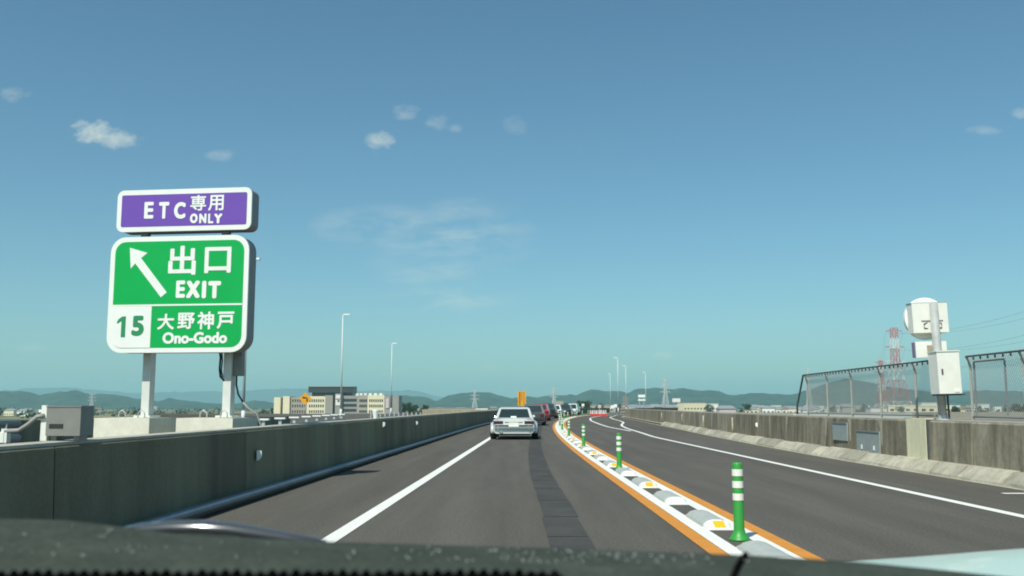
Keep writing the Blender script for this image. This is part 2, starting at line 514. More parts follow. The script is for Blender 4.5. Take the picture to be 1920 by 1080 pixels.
# pale lime streaks below the joints of the right barrier
y = -26.0
while y < 70:
    if y > 6 and rnd.random() < .7 and not 18 < y < 20:
        wt0, wb0, zb0 = rnd.uniform(.18, .48), rnd.uniform(.03, .09), rnd.uniform(.24, .5)
        sgn_ = rnd.choice((-1, 1)); c0 = y + sgn_ * .03
        pts = []
        for q in range(6):
            u = q / 5; z = .945 + (zb0 - .945) * u; ww = wt0 + (wb0 - wt0) * u ** .6
            pts.append((z, c0, c0 + sgn_ * ww * rnd.uniform(.85, 1.15)))
        v = []
        for z, ya, yb in pts: v += [on_right(ya, z, .0025) - o0, on_right(yb, z, .0025) - o0]
        MB().add(v, [(2 * k, 2 * k + 1, 2 * k + 3, 2 * k + 2) for k in range(5)]).build('lime_streak', 'lime_stain', rb, fix=False)
    y += 2.05
# sloping kerb stones at the foot of the right barrier
y = 5.0
while y < 64:
    L = rnd.uniform(.85, 1.6)
    h = rnd.uniform(.20, .235)
    x0 = right_wall_x(y + L / 2) - .003
    tilt = math.atan2(right_wall_x(y + L) - right_wall_x(y), L)
    prof = [(-.32, 0), (-.30, .05), (-.10 + rnd.uniform(-.02, .02), h), (0, h + .015), (.02, 0)]
    g_ = .03
    j = [rnd.uniform(-.012, .012) for _ in range(4)]
    r1 = [(px_ + (j[i % 4] if 0 < i < 3 else 0), -L / 2 + g_, pz) for i, (px_, pz) in enumerate(prof)]
    r15 = [(px_ + (j[(i + 1) % 4] if 0 < i < 3 else 0), j[2] * 6, pz + (j[3] if 0 < i < 3 else 0)) for i, (px_, pz) in enumerate(prof)]
    r2 = [(px_ + (j[(i + 2) % 4] if 0 < i < 3 else 0), L / 2 - g_, pz) for i, (px_, pz) in enumerate(prof)]
    MB().loft([r1, r15, r2]).build('kerb_stone', 'kerb_concrete', rb, loc=Vector((x0, y + L / 2, 0)) - o0, rz=-tilt)
    y += L
strip(lambda q: right_wall_x(q) - .42, lambda q: right_wall_x(q) - .05, 5, 120, .005).build('gutter', 'kerb_concrete', road, fix=False)
strip(lambda q: right_wall_x(q) - .26, lambda q: right_wall_x(q) + .03, 64, 120, .10).build('kerb', 'kerb_concrete', road, fix=False)
# pipe at the foot of the left barrier
pp = [(left_wall_x(y) + .19 - lb.location.x, y - lb.location.y, .10) for y in ys(-10, 120)]
MB().tube(pp, .052, 10).build('drain_pipe', 'pipe_blue', lb, smooth=True)
pp = [(left_wall_x(y) + .09 - lb.location.x, y - lb.location.y, .07) for y in ys(-10, 120)]
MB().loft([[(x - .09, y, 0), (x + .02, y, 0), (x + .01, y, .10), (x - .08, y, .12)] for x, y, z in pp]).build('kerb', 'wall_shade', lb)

# ---- exit ramp side: outer wall, lit wall ahead, railings
def ramp_x(y): return RAMP_L + .3 if y < 60 else RAMP_L + .3 - .004 * (y - 60) ** 2
t = thing('concrete_barrier', 'low dark barrier on the far side of the exit ramp behind the sign', 'barrier', (RAMP_L, 6, -.02))
y = 6
while y < 74:
    h0, h1 = 1.06 - .0075 * y, 1.06 - .0075 * (y + 4)
    x0, x1 = ramp_x(y) - RAMP_L, ramp_x(y + 4) - RAMP_L
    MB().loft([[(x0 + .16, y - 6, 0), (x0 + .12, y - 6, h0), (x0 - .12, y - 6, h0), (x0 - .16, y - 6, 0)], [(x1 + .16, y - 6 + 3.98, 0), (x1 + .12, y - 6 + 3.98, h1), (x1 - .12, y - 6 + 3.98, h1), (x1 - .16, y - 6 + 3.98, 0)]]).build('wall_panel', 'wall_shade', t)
    y += 4
A, B = Vector((-11.8, 128, 0)), Vector((-1.2, 112, 0))
dv_ = (B - A).normalized(); ang = math.atan2(dv_.y, dv_.x); Lw = (B - A).length
t = thing('concrete_barrier', 'sunlit tan concrete wall rising behind the dark left barrier', 'barrier', A, ang)
k = 0.0
while k < Lw:
    MB().box((k + 1.24, 0, .42), (2.46, .25, .86)).build('wall_panel', 'wall_tan', t); k += 2.5
tn = thing('guard_rail', 'row of pale capped guard posts and boards left of the barrier', 'guard rail', (-7.2, 26, 0))
for i in range(9):
    y = i * 2.6
    MB().box((-.13 * i, y, .42), (.09, .09, .86)).build('post', 'galvanised', tn)
    MB().box((-.13 * i, y, .87), (.34, .2, .05)).build('post_cap', 'sign_white', tn)
MB().loft([[(-.02, -1, .38), (.02, -1, .38), (.02, -1, .68), (-.02, -1, .68)], [(-1.06, 22, .38), (-1.02, 22, .38), (-1.02, 22, .68), (-1.06, 22, .68)]]).build('rail_board', 'galvanised', tn)
tn = thing('pipe_railing', 'blue grey pipe railing behind the metal box on the left barrier', 'railing', (-5.9, 5.0, -.01))
for z, r in ((1.07, .035), (.90, .045), (.78, .03)):
    MB().tube([(0, 0, z), (.20, 6.2, z)], r, 8).build('rail', 'pipe_blue', tn, smooth=True)
for y in (.3, 3, 5.9):
    MB().tube([(.033 * y, y, 0), (.033 * y, y, 1.07)], .03, 8).build('post', 'galvanised', tn, smooth=True)
tn = thing('picket_railing', 'pale picket railing on the ramp beside the tan wall', 'railing', (-13.4, 92, 0))
for i in range(12):
    MB().box((i * .38, i * .5, .3), (.09, .09, .75)).build('picket', 'galvanised', tn)
MB().loft([[(-.2, -.2, .22), (-.2, .0, .22), (-.2, .0, .32), (-.2, -.2, .32)], [(4.5, 5.6, .22), (4.5, 5.8, .22), (4.5, 5.8, .32), (4.5, 5.6, .32)]]).build('rail', 'galvanised', tn)

# ---------------------------------------------------------------- exit sign
SD = 15.6
S = .00222 * SD / 11.9                        # metres per zoomed pixel of the sign
sc_ = P(333, 555, SD)
sign = thing('exit_sign', 'green exit sign board with arrow and number 15 under a purple panel', 'road sign', (sc_.x, SD, 0), R_(-7))
SZ = P(333, 551, SD).z
def SX(X): return (X - 511) * S
def SY(X, Y): return SZ + (667 - (Y + .03 * (X - 511))) * S * 1.015
def text_mesh(body, bold=0.0):
    cu = bpy.data.curves.new('lettering', 'FONT'); cu.body = body; cu.size = 1
    cu.offset = bold; cu.resolution_u = 5; cu.fill_mode = 'FRONT'
    ob = bpy.data.objects.new('lettering', cu); col.objects.link(ob)
    dg = bpy.context.evaluated_depsgraph_get()
    me = bpy.data.meshes.new_from_object(ob.evaluated_get(dg))
    bpy.data.objects.remove(ob); bpy.data.curves.remove(cu)
    return me
def letter(name, body, x0, x1, z0, z1, y, m, parent, bold):
    """flat lettering fitted to a box on a board that faces -y, thickened evenly all round"""
    me = text_mesh(body)
    xs = [v.co.x for v in me.vertices]; zs = [v.co.y for v in me.vertices]
    a, b, c, d = min(xs), max(xs), min(zs), max(zs)
    e = bold * min(x1 - x0, z1 - z0)
    x0 += e; x1 -= e; z0 += e; z1 -= e
    pts = [(x0 + (v.co.x - a) / (b - a) * (x1 - x0), z0 + (v.co.y - c) / (d - c) * (z1 - z0)) for v in me.vertices]
    fs = [tuple(p.vertices) for p in me.polygons]
    mb = MB()
    offs = [(0, 0)] + [(math.cos(k * math.pi / 6), math.sin(k * math.pi / 6)) for k in range(12)]
    for k, (ox, oz) in enumerate(offs):
        mb.add([(px_ + ox * e, y - .0001 * k, pz + oz * e) for px_, pz in pts], fs)
    bpy.data.meshes.remove(me)
    return mb.build(name, m, parent, fix=False)
def zl(name, body, X0, X1, Y0, Y1, m, parent, bold):
    Xm = (X0 + X1) / 2; Ym = (Y0 + Y1) / 2; h = (Y1 - Y0 - .03 * 0) * S
    zc = SY(Xm, Ym)
    return letter(name, body, SX(X0), SX(X1), zc - h / 2, zc + h / 2, -.0125, m, parent, bold)
DEP = .32
W1, H1 = (920 - 103) * S, 655 * S
box = MB().prism(rrect(W1, H1, .25, cz=SZ), 0.012, DEP).build('sign_case', 'steel_grey', sign)
fr = MB().prism(rrect(W1 + .012, H1 + .012, .256, cz=SZ), -.004, .03).build('white_border', 'sign_white', sign)
MB().prism(rrect(W1 - .15, H1 - .15, .185, cz=SZ), -.008, .02).build('green_face', 'sign_green', sign)
zd = SY(511, 729)
MB().box((0, -.010, zd), (W1 - .153, .006, .028)).build('divider', 'sign_white', sign)
# white field for the number, following the rounded corner
xl, xr = -(W1 - .15) / 2, SX(362)
zb = SZ - (H1 - .15) / 2
out = [(xr, zd - .005), (xl, zd - .005), (xl, zb + .185)]
for k in range(6):
    a = R_(180 + 90 * k / 5); out.append((xl + .185 + .185 * math.cos(a), zb + .185 + .185 * math.sin(a)))
out.append((xr, zb))
MB().prism(out, -.0112, 0).build('number_field', 'sign_white', sign)
zl('number_lettering', '5', 248, 322, 792, 907, 'sign_green_dark', sign, .10)
MB().prism([(SX(x), SY(x, y)) for x, y in ((158, 836), (166, 817), (188, 800), (212, 797), (212, 915), (186, 915), (186, 826), (176, 832), (166, 840))], -.0125, -.006).build('number_lettering', 'sign_green_dark', sign)
zl('lettering', '出', 450, 613, 396, 563, 'sign_white', sign, .030)
zl('lettering', '口', 664, 820, 401, 549, 'sign_white', sign, .030)
for ch, a, b in (('E', 502, 556), ('X', 562, 644), ('I', 655, 680), ('T', 692, 766)):
    zl('lettering', ch, a, b, 592, 690, 'sign_white', sign, .10 if ch != 'I' else .3)
for i, ch in enumerate('大野神戸'):
    zl('lettering', ch, (400, 519, 636, 750)[i], (500, 620, 733, 850)[i], (778, 770, 762, 760)[i], (868, 862, 862, 856)[i], 'sign_white', sign, .030)
zl('lettering', 'Ono-Godo', 435, 813, 876, 941, 'sign_white', sign, .060)
ar = [(215, 412), (322, 440), (285, 470), (447, 660), (414, 688), (252, 500), (226, 530)]
MB().prism([(SX(x), SY(x, y)) for x, y in ar], -.0125, -.006).build('arrow', 'sign_white', sign)
W2, H2 = (925 - 127) * S, 238 * S
cx2, cz2 = SX(526), SY(526, 193)
MB().prism(rrect(W2, H2, .11, cx=cx2, cz=cz2), .012, DEP).build('sign_case', 'steel_grey', sign)
MB().prism(rrect(W2 + .012, H2 + .012, .115, cx=cx2, cz=cz2), -.004, .03).build('white_border', 'sign_white', sign)
MB().prism(rrect(W2 - .145, H2 - .155, .028, n=4, cx=cx2, cz=cz2), -.008, .02).build('purple_face', 'sign_purple', sign)
for ch, a, b in (('E', 291, 347), ('T', 379, 440), ('C', 470, 539)):
    zl('lettering', ch, a, b, 149, 246, 'sign_white', sign, .085)
zl('lettering', '専', 566, 660, 109, 199, 'sign_white', sign, .022)
zl('lettering', '用', 672, 764, 108, 198, 'sign_white', sign, .022)
for ch, a, b in (('O', 567, 613), ('N', 622, 665), ('L', 675, 706), ('Y', 710, 759)):
    zl('lettering', ch, a, b, 214, 270, 'sign_white', sign, .09)
PX = (SX(345) - .17, SX(828) - .17)
for i, x in enumerate(PX):
    MB().box((x, .10, SZ + H1 / 2 + .02), (.12, .1, .12)).build('bracket', 'steel_dark', sign)
ztop = SZ - H1 / 2
BT = 1.075                                    # top of the foundation blocks
for x in PX:                                  # steel posts with flanges
    zc_, hh_ = (BT + ztop + .5) / 2, ztop + .5 - BT
    m = MB().box((x, .34, zc_), (.135, .016, hh_))
    m.box((x + .058, .42, zc_), (.014, .15, hh_))
    m.box((x, .50, zc_), (.135, .014, hh_))
    m.box((x, .42, BT + .012), (.28, .36, .03))
    m.build('post', 'post_white', sign)
MB().box((PX[1] + .13, .46, ztop - .15), (.17, .14, .45)).build('junction_box', 'box_grey', sign)
x = PX[1]
def cbl(pts, r, m): MB().tube([(x + a * 1.3, b + .1, ztop + c * 1.3) for a, b, c in pts], r * 1.3, 6).build('cable', m, sign, smooth=True)
cbl([(-.10, .2, .02), (-.085, .2, -.06), (-.10, .22, -.2), (-.085, .22, -.3), (-.04, .24, -.35)], .014, 'cable_black')
cbl([(-.07, .2, .02), (-.06, .2, -.1), (-.075, .22, -.22), (-.055, .22, -.31)], .010, 'cable_black')
cbl([(.09, .34, -.26), (.09, .34, -.4), (.12, .34, -.52), (.18, .36, -.62)], .013, 'cable_black')
cbl([(.18, .36, -.62), (.25, .38, -.70), (.36, .38, -.76), (.42, .36, -.9), (.43, .36, -1.1)], .013, 'cable_grey')
# concrete foundation blocks and lifting loops
M_ = Matrix.Rotation(R_(-7), 3, 'Z')
for i, x in enumerate(PX):
    w = M_ @ Vector((x - .21, .52, 0))
    fb = thing('foundation_block', ('pale concrete foundation block under the sign post, the one beside the metal box', 'pale concrete foundation block under the sign post with the hanging cables')[i], 'concrete block', (sc_.x + w.x, SD + w.y, -.012), R_(-7))
    b = MB().box((0, 0, BT / 2), (.95, 1.05, BT)).build('block', 'block_concrete', fb)
    for lx, ly in ((-.12, -.3), (.28, -.42), (.0, .3)):
        MB().tube([(lx - .06, ly, BT - .01), (lx - .055, ly, BT + .08), (lx, ly, BT + .13), (lx + .055, ly, BT + .08), (lx + .06, ly, BT - .01)], .012, 6).build('lifting_loop', 'galvanised', fb, smooth=True)

# ---- grey metal box and fittings on the left barrier
bx = thing('equipment_box', 'grey metal equipment box with conduit on top of the left barrier', 'metal box', (left_wall_x(8.6) - .18, 8.6, WHL + .015))
MB().box((.02, 0, .17), (.30, .26, .25)).build('housing', 'box_grey', bx)
MB().box((.02, 0, .30), (.31, .27, .012)).build('lid', 'steel_grey', bx)
MB().box((-.04, -.132, .13), (.12, .008, .035)).build('slot', 'trim_dark', bx)
for s in (-1, 1): MB().box((.02 + s * .1, 0, .022), (.05, .16, .045)).build('foot', 'steel_grey', bx)
MB().box((-.165, -.06, .155), (.055, .07, .31)).build('upright', 'cabinet_white', bx)
MB().tube([(-.16, -.11, .22), (-.22, -.11, .21), (-.3, -.11, .14), (-.38, -.1, .09), (-.5, -.1, .085)], .020, 8).build('conduit', 'cable_grey', bx, smooth=True)
MB().box((-.5, -.08, .045), (.05, .07, .12)).build('bracket', 'cabinet_white', bx)
MB().box((-.56, -.06, .03), (.12, .12, .09)).build('bracket', 'cabinet_white', bx)
MB().box((-.25, .05, .26), (.07, .02, .025)).build('name_tab', 'sign_white', bx)

# wall reflectors
def reflector(side, y, h, label, m='sign_white', s=1.0):
    x = (left_wall_x(y) + .03 * h) if side < 0 else on_right(y, h).x
    o = MB().loft([[(-side * .004, -.07 * s, -.07 * s), (-side * .004, .07 * s, -.07 * s), (-side * .004, .07 * s, .06 * s), (-side * .004, -.07 * s, .06 * s)],
                   [(-side * .06 * s, -.05 * s, -.03 * s), (-side * .06 * s, -.04 * s, -.03 * s), (-side * .06 * s, -.04 * s, .05 * s), (-side * .06 * s, -.05 * s, .05 * s)]]).build('wall_reflector', m, loc=(x + (-.03 if side < 0 else 0) * 0, y, h))
    return tag(o, label, 'reflector')
reflector(-1, 13.75, .57, 'white wedge reflector beside a joint of the dark left barrier near the sign', s=1.1)
reflector(-1, 24.5, .80, 'small pale reflector high on the dark barrier under the white delineator cup')
reflector(-1, 31.0, .72, 'small pale reflector on the dark barrier just behind the silver car')
reflector(1, 33.5, .62, 'white reflector high on the streaked right barrier near the fence end', s=1.2)
o = MB().lathe([(.05, 0), (.06, .05), (.09, .2), (.085, .21)], 10).build('delineator', 'sign_white', loc=(left_wall_x(24.4) - .15, 24.4, WHL + .015))
tag(o, 'white cup shaped delineator standing on the left barrier', 'delineator')
for i, y in enumerate((38, 46, 55, 67)):     # small drain posts on the right barrier
    t = thing('drain_pipe', 'thin pale drain pipe running down the streaked right barrier', 'pipe', (right_wall_x(y) - .02, y, .02), 0, 'drain pipes on the right barrier')
    MB().tube([(0, 0, .12), (0, 0, .8)], .035, 6).build('pipe', 'kerb_concrete', t, smooth=True)
    MB().box((-.06, 0, .07), (.2, .12, .12)).build('outlet', 'kerb_concrete', t)

# ---------------------------------------------------------------- divider: rubber posts and blocks
ORD = ['first', 'second', 'third', 'fourth', 'fifth', 'sixth', 'seventh', 'eighth']
def make_post():
    t = thing('rubber_post', 'post', 'bollard')
    prof = [(.100, 0), (.100, .010), (.080, .028), (.058, .07), (.050, .10), (.048, .70), (.044, .715), (.02, .72)]
    MB().lathe(prof, 20).build('post_body', 'pole_green', t, smooth=True)
    for z in (.40, .515, .625):
        MB().loft([[(.0525 * math.cos(math.pi * k / 10), .0525 * math.sin(math.pi * k / 10), z + q) for k in range(20)] for q in (-.032, .032)], cap=False).build('white_band', 'band_white', t, smooth=True)
    return t
p0 = make_post()
for i in range(16):
    y = 9.25 + 10.1 * i
    t = p0 if i == 0 else copy_tree(p0)
    t.location = (C(y) + (.01 if i else .02), y, .004)
    t.rotation_euler = (R_(rnd.uniform(-.6, .6)), R_(rnd.uniform(-.8, .8)), 0)
    lab = 'green rubber post with three white bands, %s along the divider counted from the mint bonnet' % ORD[i] if i < 6 else 'green rubber post with white bands in the dense row at the bend'
    tag(t, lab, 'bollard', 'green posts on the lane divider')
def make_block(yellow):
    t = thing('divider_block', 'block', 'divider block')
    arch = [(-.145, 0), (-.135, .035), (-.10, .066), (-.04, .082), (.04, .082), (.10, .066), (.135, .035), (.145, 0)]
    L = 1.40
    low = [(x * .9, z * .45) for x, z in arch]
    MB().loft([[(x, .20, z) for x, z in arch], [(x, L - .22, z) for x, z in arch], [(x, L - .06, z * .8) for x, z in low], [(x * .8, L, 0) for x, z in low]]).build('block_body', 'rubber_grey', t)
    MB().loft([[(x * .98, 0, z * .12) for x, z in arch], [(x * 1.004, .20, z * 1.004) for x, z in arch], [(x * 1.004, .24, z * 1.004) for x, z in arch]]).build('end_cap', 'band_white', t)
    if yellow:
        MB().loft([[(-.06, .03, .0), (.06, .03, .0), (.06, .155, .0), (-.06, .155, .0)], [(-.055, .035, .030), (.055, .035, .030), (.055, .15, .078), (-.055, .15, .078)]]).build('reflector', 'reflector_yellow', t)
    return t
b0, b1 = make_block(True), make_block(False)
used = [0, 0]
for i in range(44):
    y = 7.42 + 2.525 * i
    k = 0 if i % 2 == 1 else 1
    src = (b0, b1)[k]
    t = src if not used[k] else copy_tree(src)
    used[k] = 1
    t.location = (C(y), y, .0045)
    t.rotation_euler.z = -math.atan2(C(y + 1.4) - C(y), 1.4)
    kind_ = ('grey divider block with yellow reflector', 'grey divider block with plain white end')[k]
    lab = kind_ + ', %s from the mint bonnet' % ORD[i // 2] if i < 12 else kind_ + ' in the farther run of the divider'
    tag(t, lab, 'divider block', ('divider blocks with yellow reflector', 'plain divider blocks')[k])

# ---------------------------------------------------------------- cars
def make_car(name, label, x, y, head, body, L=4.3, W=1.66, H=1.36, belt=.82, rear=.9, roof0=1.3, roof1=2.4, wind=3.1, hood=.78, flare=0.0, low=.20, tail=None, detail=False, van=False, roofm=None):
    t = thing(name, label, 'car', (x, y, .006), head)
    w = W / 2
    deckz = belt + (.0 if not van else 0)
    def ring(yy, zt, s=1.0, zb=low):
        h = zt - zb
        half = [(0, zb), (w * .86 * s, zb), (w * .96 * s, zb + .06), (w * s, zb + h * .35), (w * s, zb + h * .62), (w * .975 * s, zt - .07), (w * .93 * s, zt - .015), (w * .6 * s, zt + .012), (0, zt + .02)]
        return [(px_, yy, pz) for px_, pz in half] + [(-px_, yy, pz) for px_, pz in reversed(half[1:-1])]
    rings = [ring(0.0, belt - .05, .955), ring(.03, belt - .015, .975), ring(.12, belt), ring(rear, belt + .02), ring(wind, belt + .0), ring(wind + .25, belt - .03), ring(L - .5, hood - .02), ring(L - .08, hood - .07, .97), ring(L, hood - .14, .93)]
    MB().loft(rings).build('body', body, t, smooth=False)
    # cabin
    wl, wr = w * .91, w * .74
    zb, zr = belt + .005, H - .045
    r0 = rear if not van else .10
    q0 = roof0 if not van else .30
    base = [(-wl, r0, zb), (wl, r0, zb), (wl * 1.0, wind, zb), (-wl * 1.0, wind, zb)]
    top = [(-wr, q0, zr), (wr, q0, zr), (wr, roof1, zr), (-wr, roof1, zr)]
    crown = [(-wr * .86, q0 + .14, H), (wr * .86, q0 + .14, H), (wr * .86, roof1 - .12, H), (-wr * .86, roof1 - .12, H)]
    MB().loft([base, top, crown]).build('cabin', roofm or body, t)
    def pane(nm, a, b, c, d, inset=.07, proud=.008, m='glass_dark'):
        a, b, c, d = map(Vector, (a, b, c, d))
        nrm = (b - a).cross(d - a).normalized()
        ce = (a + b + c + d) / 4
        if nrm.dot(ce - Vector((0, (r0 + wind) / 2, (zb + zr) / 2))) < 0: nrm = -nrm
        def mix(u, v): return (a * (1 - u) + b * u) * (1 - v) + (d * (1 - u) + c * u) * v
        i = inset
        q = [mix(i, i * 1.1), mix(1 - i, i * 1.1), mix(1 - i, 1 - i * 1.2), mix(i, 1 - i * 1.2)]
        return MB().loft([[p - nrm * .005 for p in q], [p + nrm * proud for p in q]]).build(nm, m, t)
    pane('rear_window', base[0], base[1], top[1], top[0], .075)
    pane('windscreen', base[2], base[3], top[3], top[2], .06)
    pane('side_window', base[1], base[2], top[2], top[1], .08)
    pane('side_window', base[3], base[0], top[0], top[3], .08)
    rw = .30
    for yy in (L * .20, L * .80):
        for s in (-1, 1):
            wh = MB()
            cx = s * (w + flare - .10)
            prof = [(.10, -.12), (rw * .62, -.125), (rw * .97, -.11), (rw, -.08), (rw, .08), (rw * .97, .11), (rw * .62, .125), (.10, .12)]
            wh.loft([[(cx + z, yy + r * math.cos(2 * math.pi * k / 18), rw + r * math.sin(2 * math.pi * k / 18)) for k in range(18)] for r, z in prof])
            wo_ = wh.build('wheel', 'tyre', t, smooth=True)
            MB().loft([[(cx + s * z, yy + r * math.cos(2 * math.pi * k / 14), rw + r * math.sin(2 * math.pi * k / 14)) for k in range(14)] for r, z in ((rw * .6, .10), (rw * .55, .122), (.03, .118))]).build('rim', 'chrome', wo_)
            if flare:
                arc = [R_(a) for a in range(-8, 189, 14)]
                m = MB()
                m.loft([[(s * (w - .03), yy + (rw + .15) * math.cos(a), rw + (rw + .15) * math.sin(a)), (s * (w + flare), yy + (rw + .06) * math.cos(a), rw + (rw + .06) * math.sin(a)), (s * (w + flare), yy + (rw + .035) * math.cos(a), rw + (rw + .035) * math.sin(a)), (s * (w - .03), yy + (rw + .035) * math.cos(a), rw + (rw + .035) * math.sin(a))] for a in arc])
                m.build('wheel_arch', body, t, smooth=True)
    MB().box((0, L * .5, low + .02), (W * .78, L * .94, .16)).build('underbody', 'trim_dark', t)
    if detail:
        yr = -.012
        MB().box((0, yr + .004, .69), (W * .88, .02, .20)).build('tail_panel', 'car_white', t)
        MB().box((0, yr - .004, .70), (W * .42, .02, .028)).build('trim_strip', 'trim_dark', t)
        for s in (-1, 1):
            lp = MB().box((s * .585, yr - .008, .70), (.36, .03, .115)).build('tail_lamp', 'trim_dark', t)
            MB().box((s * .62, yr - .025, .70), (.24, .012, .045)).build('lens', 'lamp_red', lp)
            MB().box((s * .45, yr - .006, .565), (.52, .02, .06)).build('lower_grille', 'trim_dark', t)
            MB().box((s * .58, yr - .075, .50), (.055, .05, .13)).build('overrider', 'chrome', t)
            MB().tube([(s * (w - .04), 2.95, .86), (s * (w + .04), 2.98, .90)], .018, 6).build('mirror', 'chrome', t)
            MB().box((s * (w + .05), .42, .34), (.02, .02, .02)).build('flare_bolt', 'trim_dark', t)
        MB().box((0, yr - .018, .60), (.38, .018, .20)).build('number_plate', 'plate_white', t)
        bp = MB().box((0, yr - .055, .50), (W * .93, .06, .075)).build('bumper', 'chrome', t)
        MB().box((0, yr + .03, .40), (W * .9, .05, .13)).build('lower_panel', body, t)
        MB().tube([(-.46, -.07, .30), (-.46, .3, .30)], .045, 10).build('exhaust', 'chrome', t, smooth=True)
        MB().box((0, .012, .80), (W * .88, .014, .02)).build('boot_edge', 'trim_dark', t)
        MB().box((0, .45, .862), (W * .80, .72, .012)).build('boot_lid', body, t)
        MB().box((-.02, rear - .02, .905), (.22, .03, .085)).build('sticker_board', 'plate_white', t)
        MB().box((0, rear - .06, belt + .035), (W * .86, .05, .025)).build('window_trim', 'chrome', t)
    else:
        for s in (-1, 1):
            MB().box((s * w * .76, -.012, belt - .16), (.22, .04, .16)).build('tail_lamp', 'lamp_red', t)
        MB().box((0, -.02, .42), (W * .9, .07, .14)).build('bumper', 'trim_dark', t)
        MB().box((0, -.03, .60), (.33, .02, .165)).build('number_plate', 'plate_white', t)
    return t
def lane(y, off=2.25): return C(y) - off
def lh(y): return -math.atan2(C(y + 3) - C(y), 3)
make_car('car', 'silver white classic boxy sedan with flared rear arches ahead in the lane', .065, 36.6, R_(-1.2), 'car_silver', L=4.35, W=1.60, H=1.32, belt=.84, rear=.82, roof0=1.35, roof1=2.55, wind=3.2, flare=.10, detail=True, low=.24).scale = (1, 1, .92)
make_car('car', 'dark grey boxy sedan queued directly in front of the silver sedan', 1.33, 63.5, lh(63), 'car_charcoal', W=1.66, H=1.38, rear=.9, roof0=1.2, roof1=2.4)
make_car('car', 'red hatchback in the queue of cars ahead of the dark grey sedan', 2.45, 85, lh(85), 'car_red', L=3.9, W=1.60, H=1.47, belt=.90, van=True, roof1=2.6, wind=3.1, roofm='car_red')
make_car('car', 'black minivan in the queue behind the red car', 3.75, 102, lh(102), 'car_black', L=4.5, W=1.70, H=1.55, belt=.95, van=True, roof1=3.0, wind=3.6)
make_car('car', 'white sedan in the queue just past the black minivan', 5.05, 116, lh(116), 'car_white', H=1.42)
make_car('car', 'black sedan half hidden by green posts at the bend', 7.1, 130, lh(130), 'car_black', H=1.5, van=True, roof1=2.7, wind=3.3)
make_car('car', 'white van farthest along the queue beyond the green posts', 9.1, 146, lh(146), 'car_white', H=1.65, van=True, roof1=2.9, wind=3.5)

# ---------------------------------------------------------------- variable sign on the right
vy = 18.5
vx = P(1768, 785, vy).x
vsn = thing('variable_sign', 'back of a round electronic speed sign on a grey pole above the right barrier', 'road sign', (vx, vy, WH + .01))
def vz(py, D=vy): return P(1740, py, D).z - WH - .01
vsn.rotation_euler = (0, R_(-1.6), 0)
def vxp(px, D=vy, py=600): return P(px, py, D).x - vx
MB().lathe([(.125, 0), (.125, .02), (.085, .03), (.082, .10)], 16).build('base_plate', 'galvanised', vsn)
MB().tube([(0, 0, .02), (0, 0, vz(569))], .078, 16).build('pole', 'pole_grey', vsn, smooth=True)
cx, cz, r = vxp(1738, 18.95), vz(598, 18.95), .415
disc = MB()
disc.loft([[(cx + rr_ * math.cos(2 * math.pi * k / 40), yy, cz + rr_ * math.sin(2 * math.pi * k / 40)) for k in range(40)] for rr_, yy in ((r - .02, .36), (r, .37), (r, .45), (r - .02, .46))])
disc.build('round_board', 'sign_white', vsn)
x0, x1, z0, z1 = vxp(1713, 18.7), vxp(1779, 18.7), vz(624, 18.7), vz(569, 18.7)
cs = MB().box(((x0 + x1) / 2, .24, (z0 + z1) / 2), (x1 - x0, .26, z1 - z0)).build('sign_case', 'cabinet_white', vsn)
MB().box(((x0 + x1) / 2, .24, z1 + .006), (x1 - x0 + .02, .24, .012)).build('case_lid', 'steel_grey', cs)
MB().box((x0 + .22, .122, z1 - .1), (.06, .014, .08)).build('hinge', 'steel_dark', cs)
MB().box(((x0 + x1) / 2 + .03, .115, z0 + .23), (.42, .03, .02)).build('clamp_bar', 'steel_grey', cs)
for s in (-1, 1):
    MB().tube([(s * .10 + .02, .12, z0 + .2), (s * .17, .10, z0 + .17), (s * .17, .1, z0 + .09), (s * .1, .11, z0 + .08)], .010, 6).build('cable', 'cable_black', cs)
x0, x1, z0, z1 = vxp(1718, 18.65, 650), vxp(1777, 18.65, 650), vz(670, 18.65), vz(640, 18.65)
lp = MB().box(((x0 + x1) / 2, .17, (z0 + z1) / 2), (x1 - x0, .12, z1 - z0)).build('lower_panel', 'cabinet_white', vsn)
MB().box((x0 - .004, .17, (z0 + z1) / 2), (.02, .126, z1 - z0 - .02)).build('panel_edge', 'edge_mauve', lp)
MB().box((-.10, .1, (z0 + z1) / 2), (.09, .05, .16)).build('clamp', 'kerb_concrete', lp)
x0, x1, z0, z1 = vxp(1761, 18.1, 700), vxp(1803, 18.1, 700), vz(738, 18.1), vz(659, 18.1)
cb = MB().box(((x0 + x1) / 2, -.22, (z0 + z1) / 2), (x1 - x0, .38, z1 - z0)).build('control_cabinet', 'cabinet_white', vsn)
MB().box(((x0 + x1) / 2, -.22, z1 + .008), (x1 - x0 + .03, .41, .018)).build('cabinet_roof', 'cabinet_white', cb)
MB().box((x0 + .08, -.418, (z0 + z1) / 2 + .02), (.03, .014, .1)).build('door_lock', 'steel_dark', cb)
MB().box((x1 - .09, -.415, z0 + .05), (.1, .008, .05)).build('label_plate', 'sign_white', cb)
MB().box(((x0 + x1) / 2 + .05, -.2, z0 - .02), (.5, .3, .03)).build('cabinet_bracket', 'steel_dark', cb)
MB().tube([(x0 + .28, -.1, z0), (x0 + .29, -.08, .02)], .022, 6).build('conduit', 'steel_dark', cb)

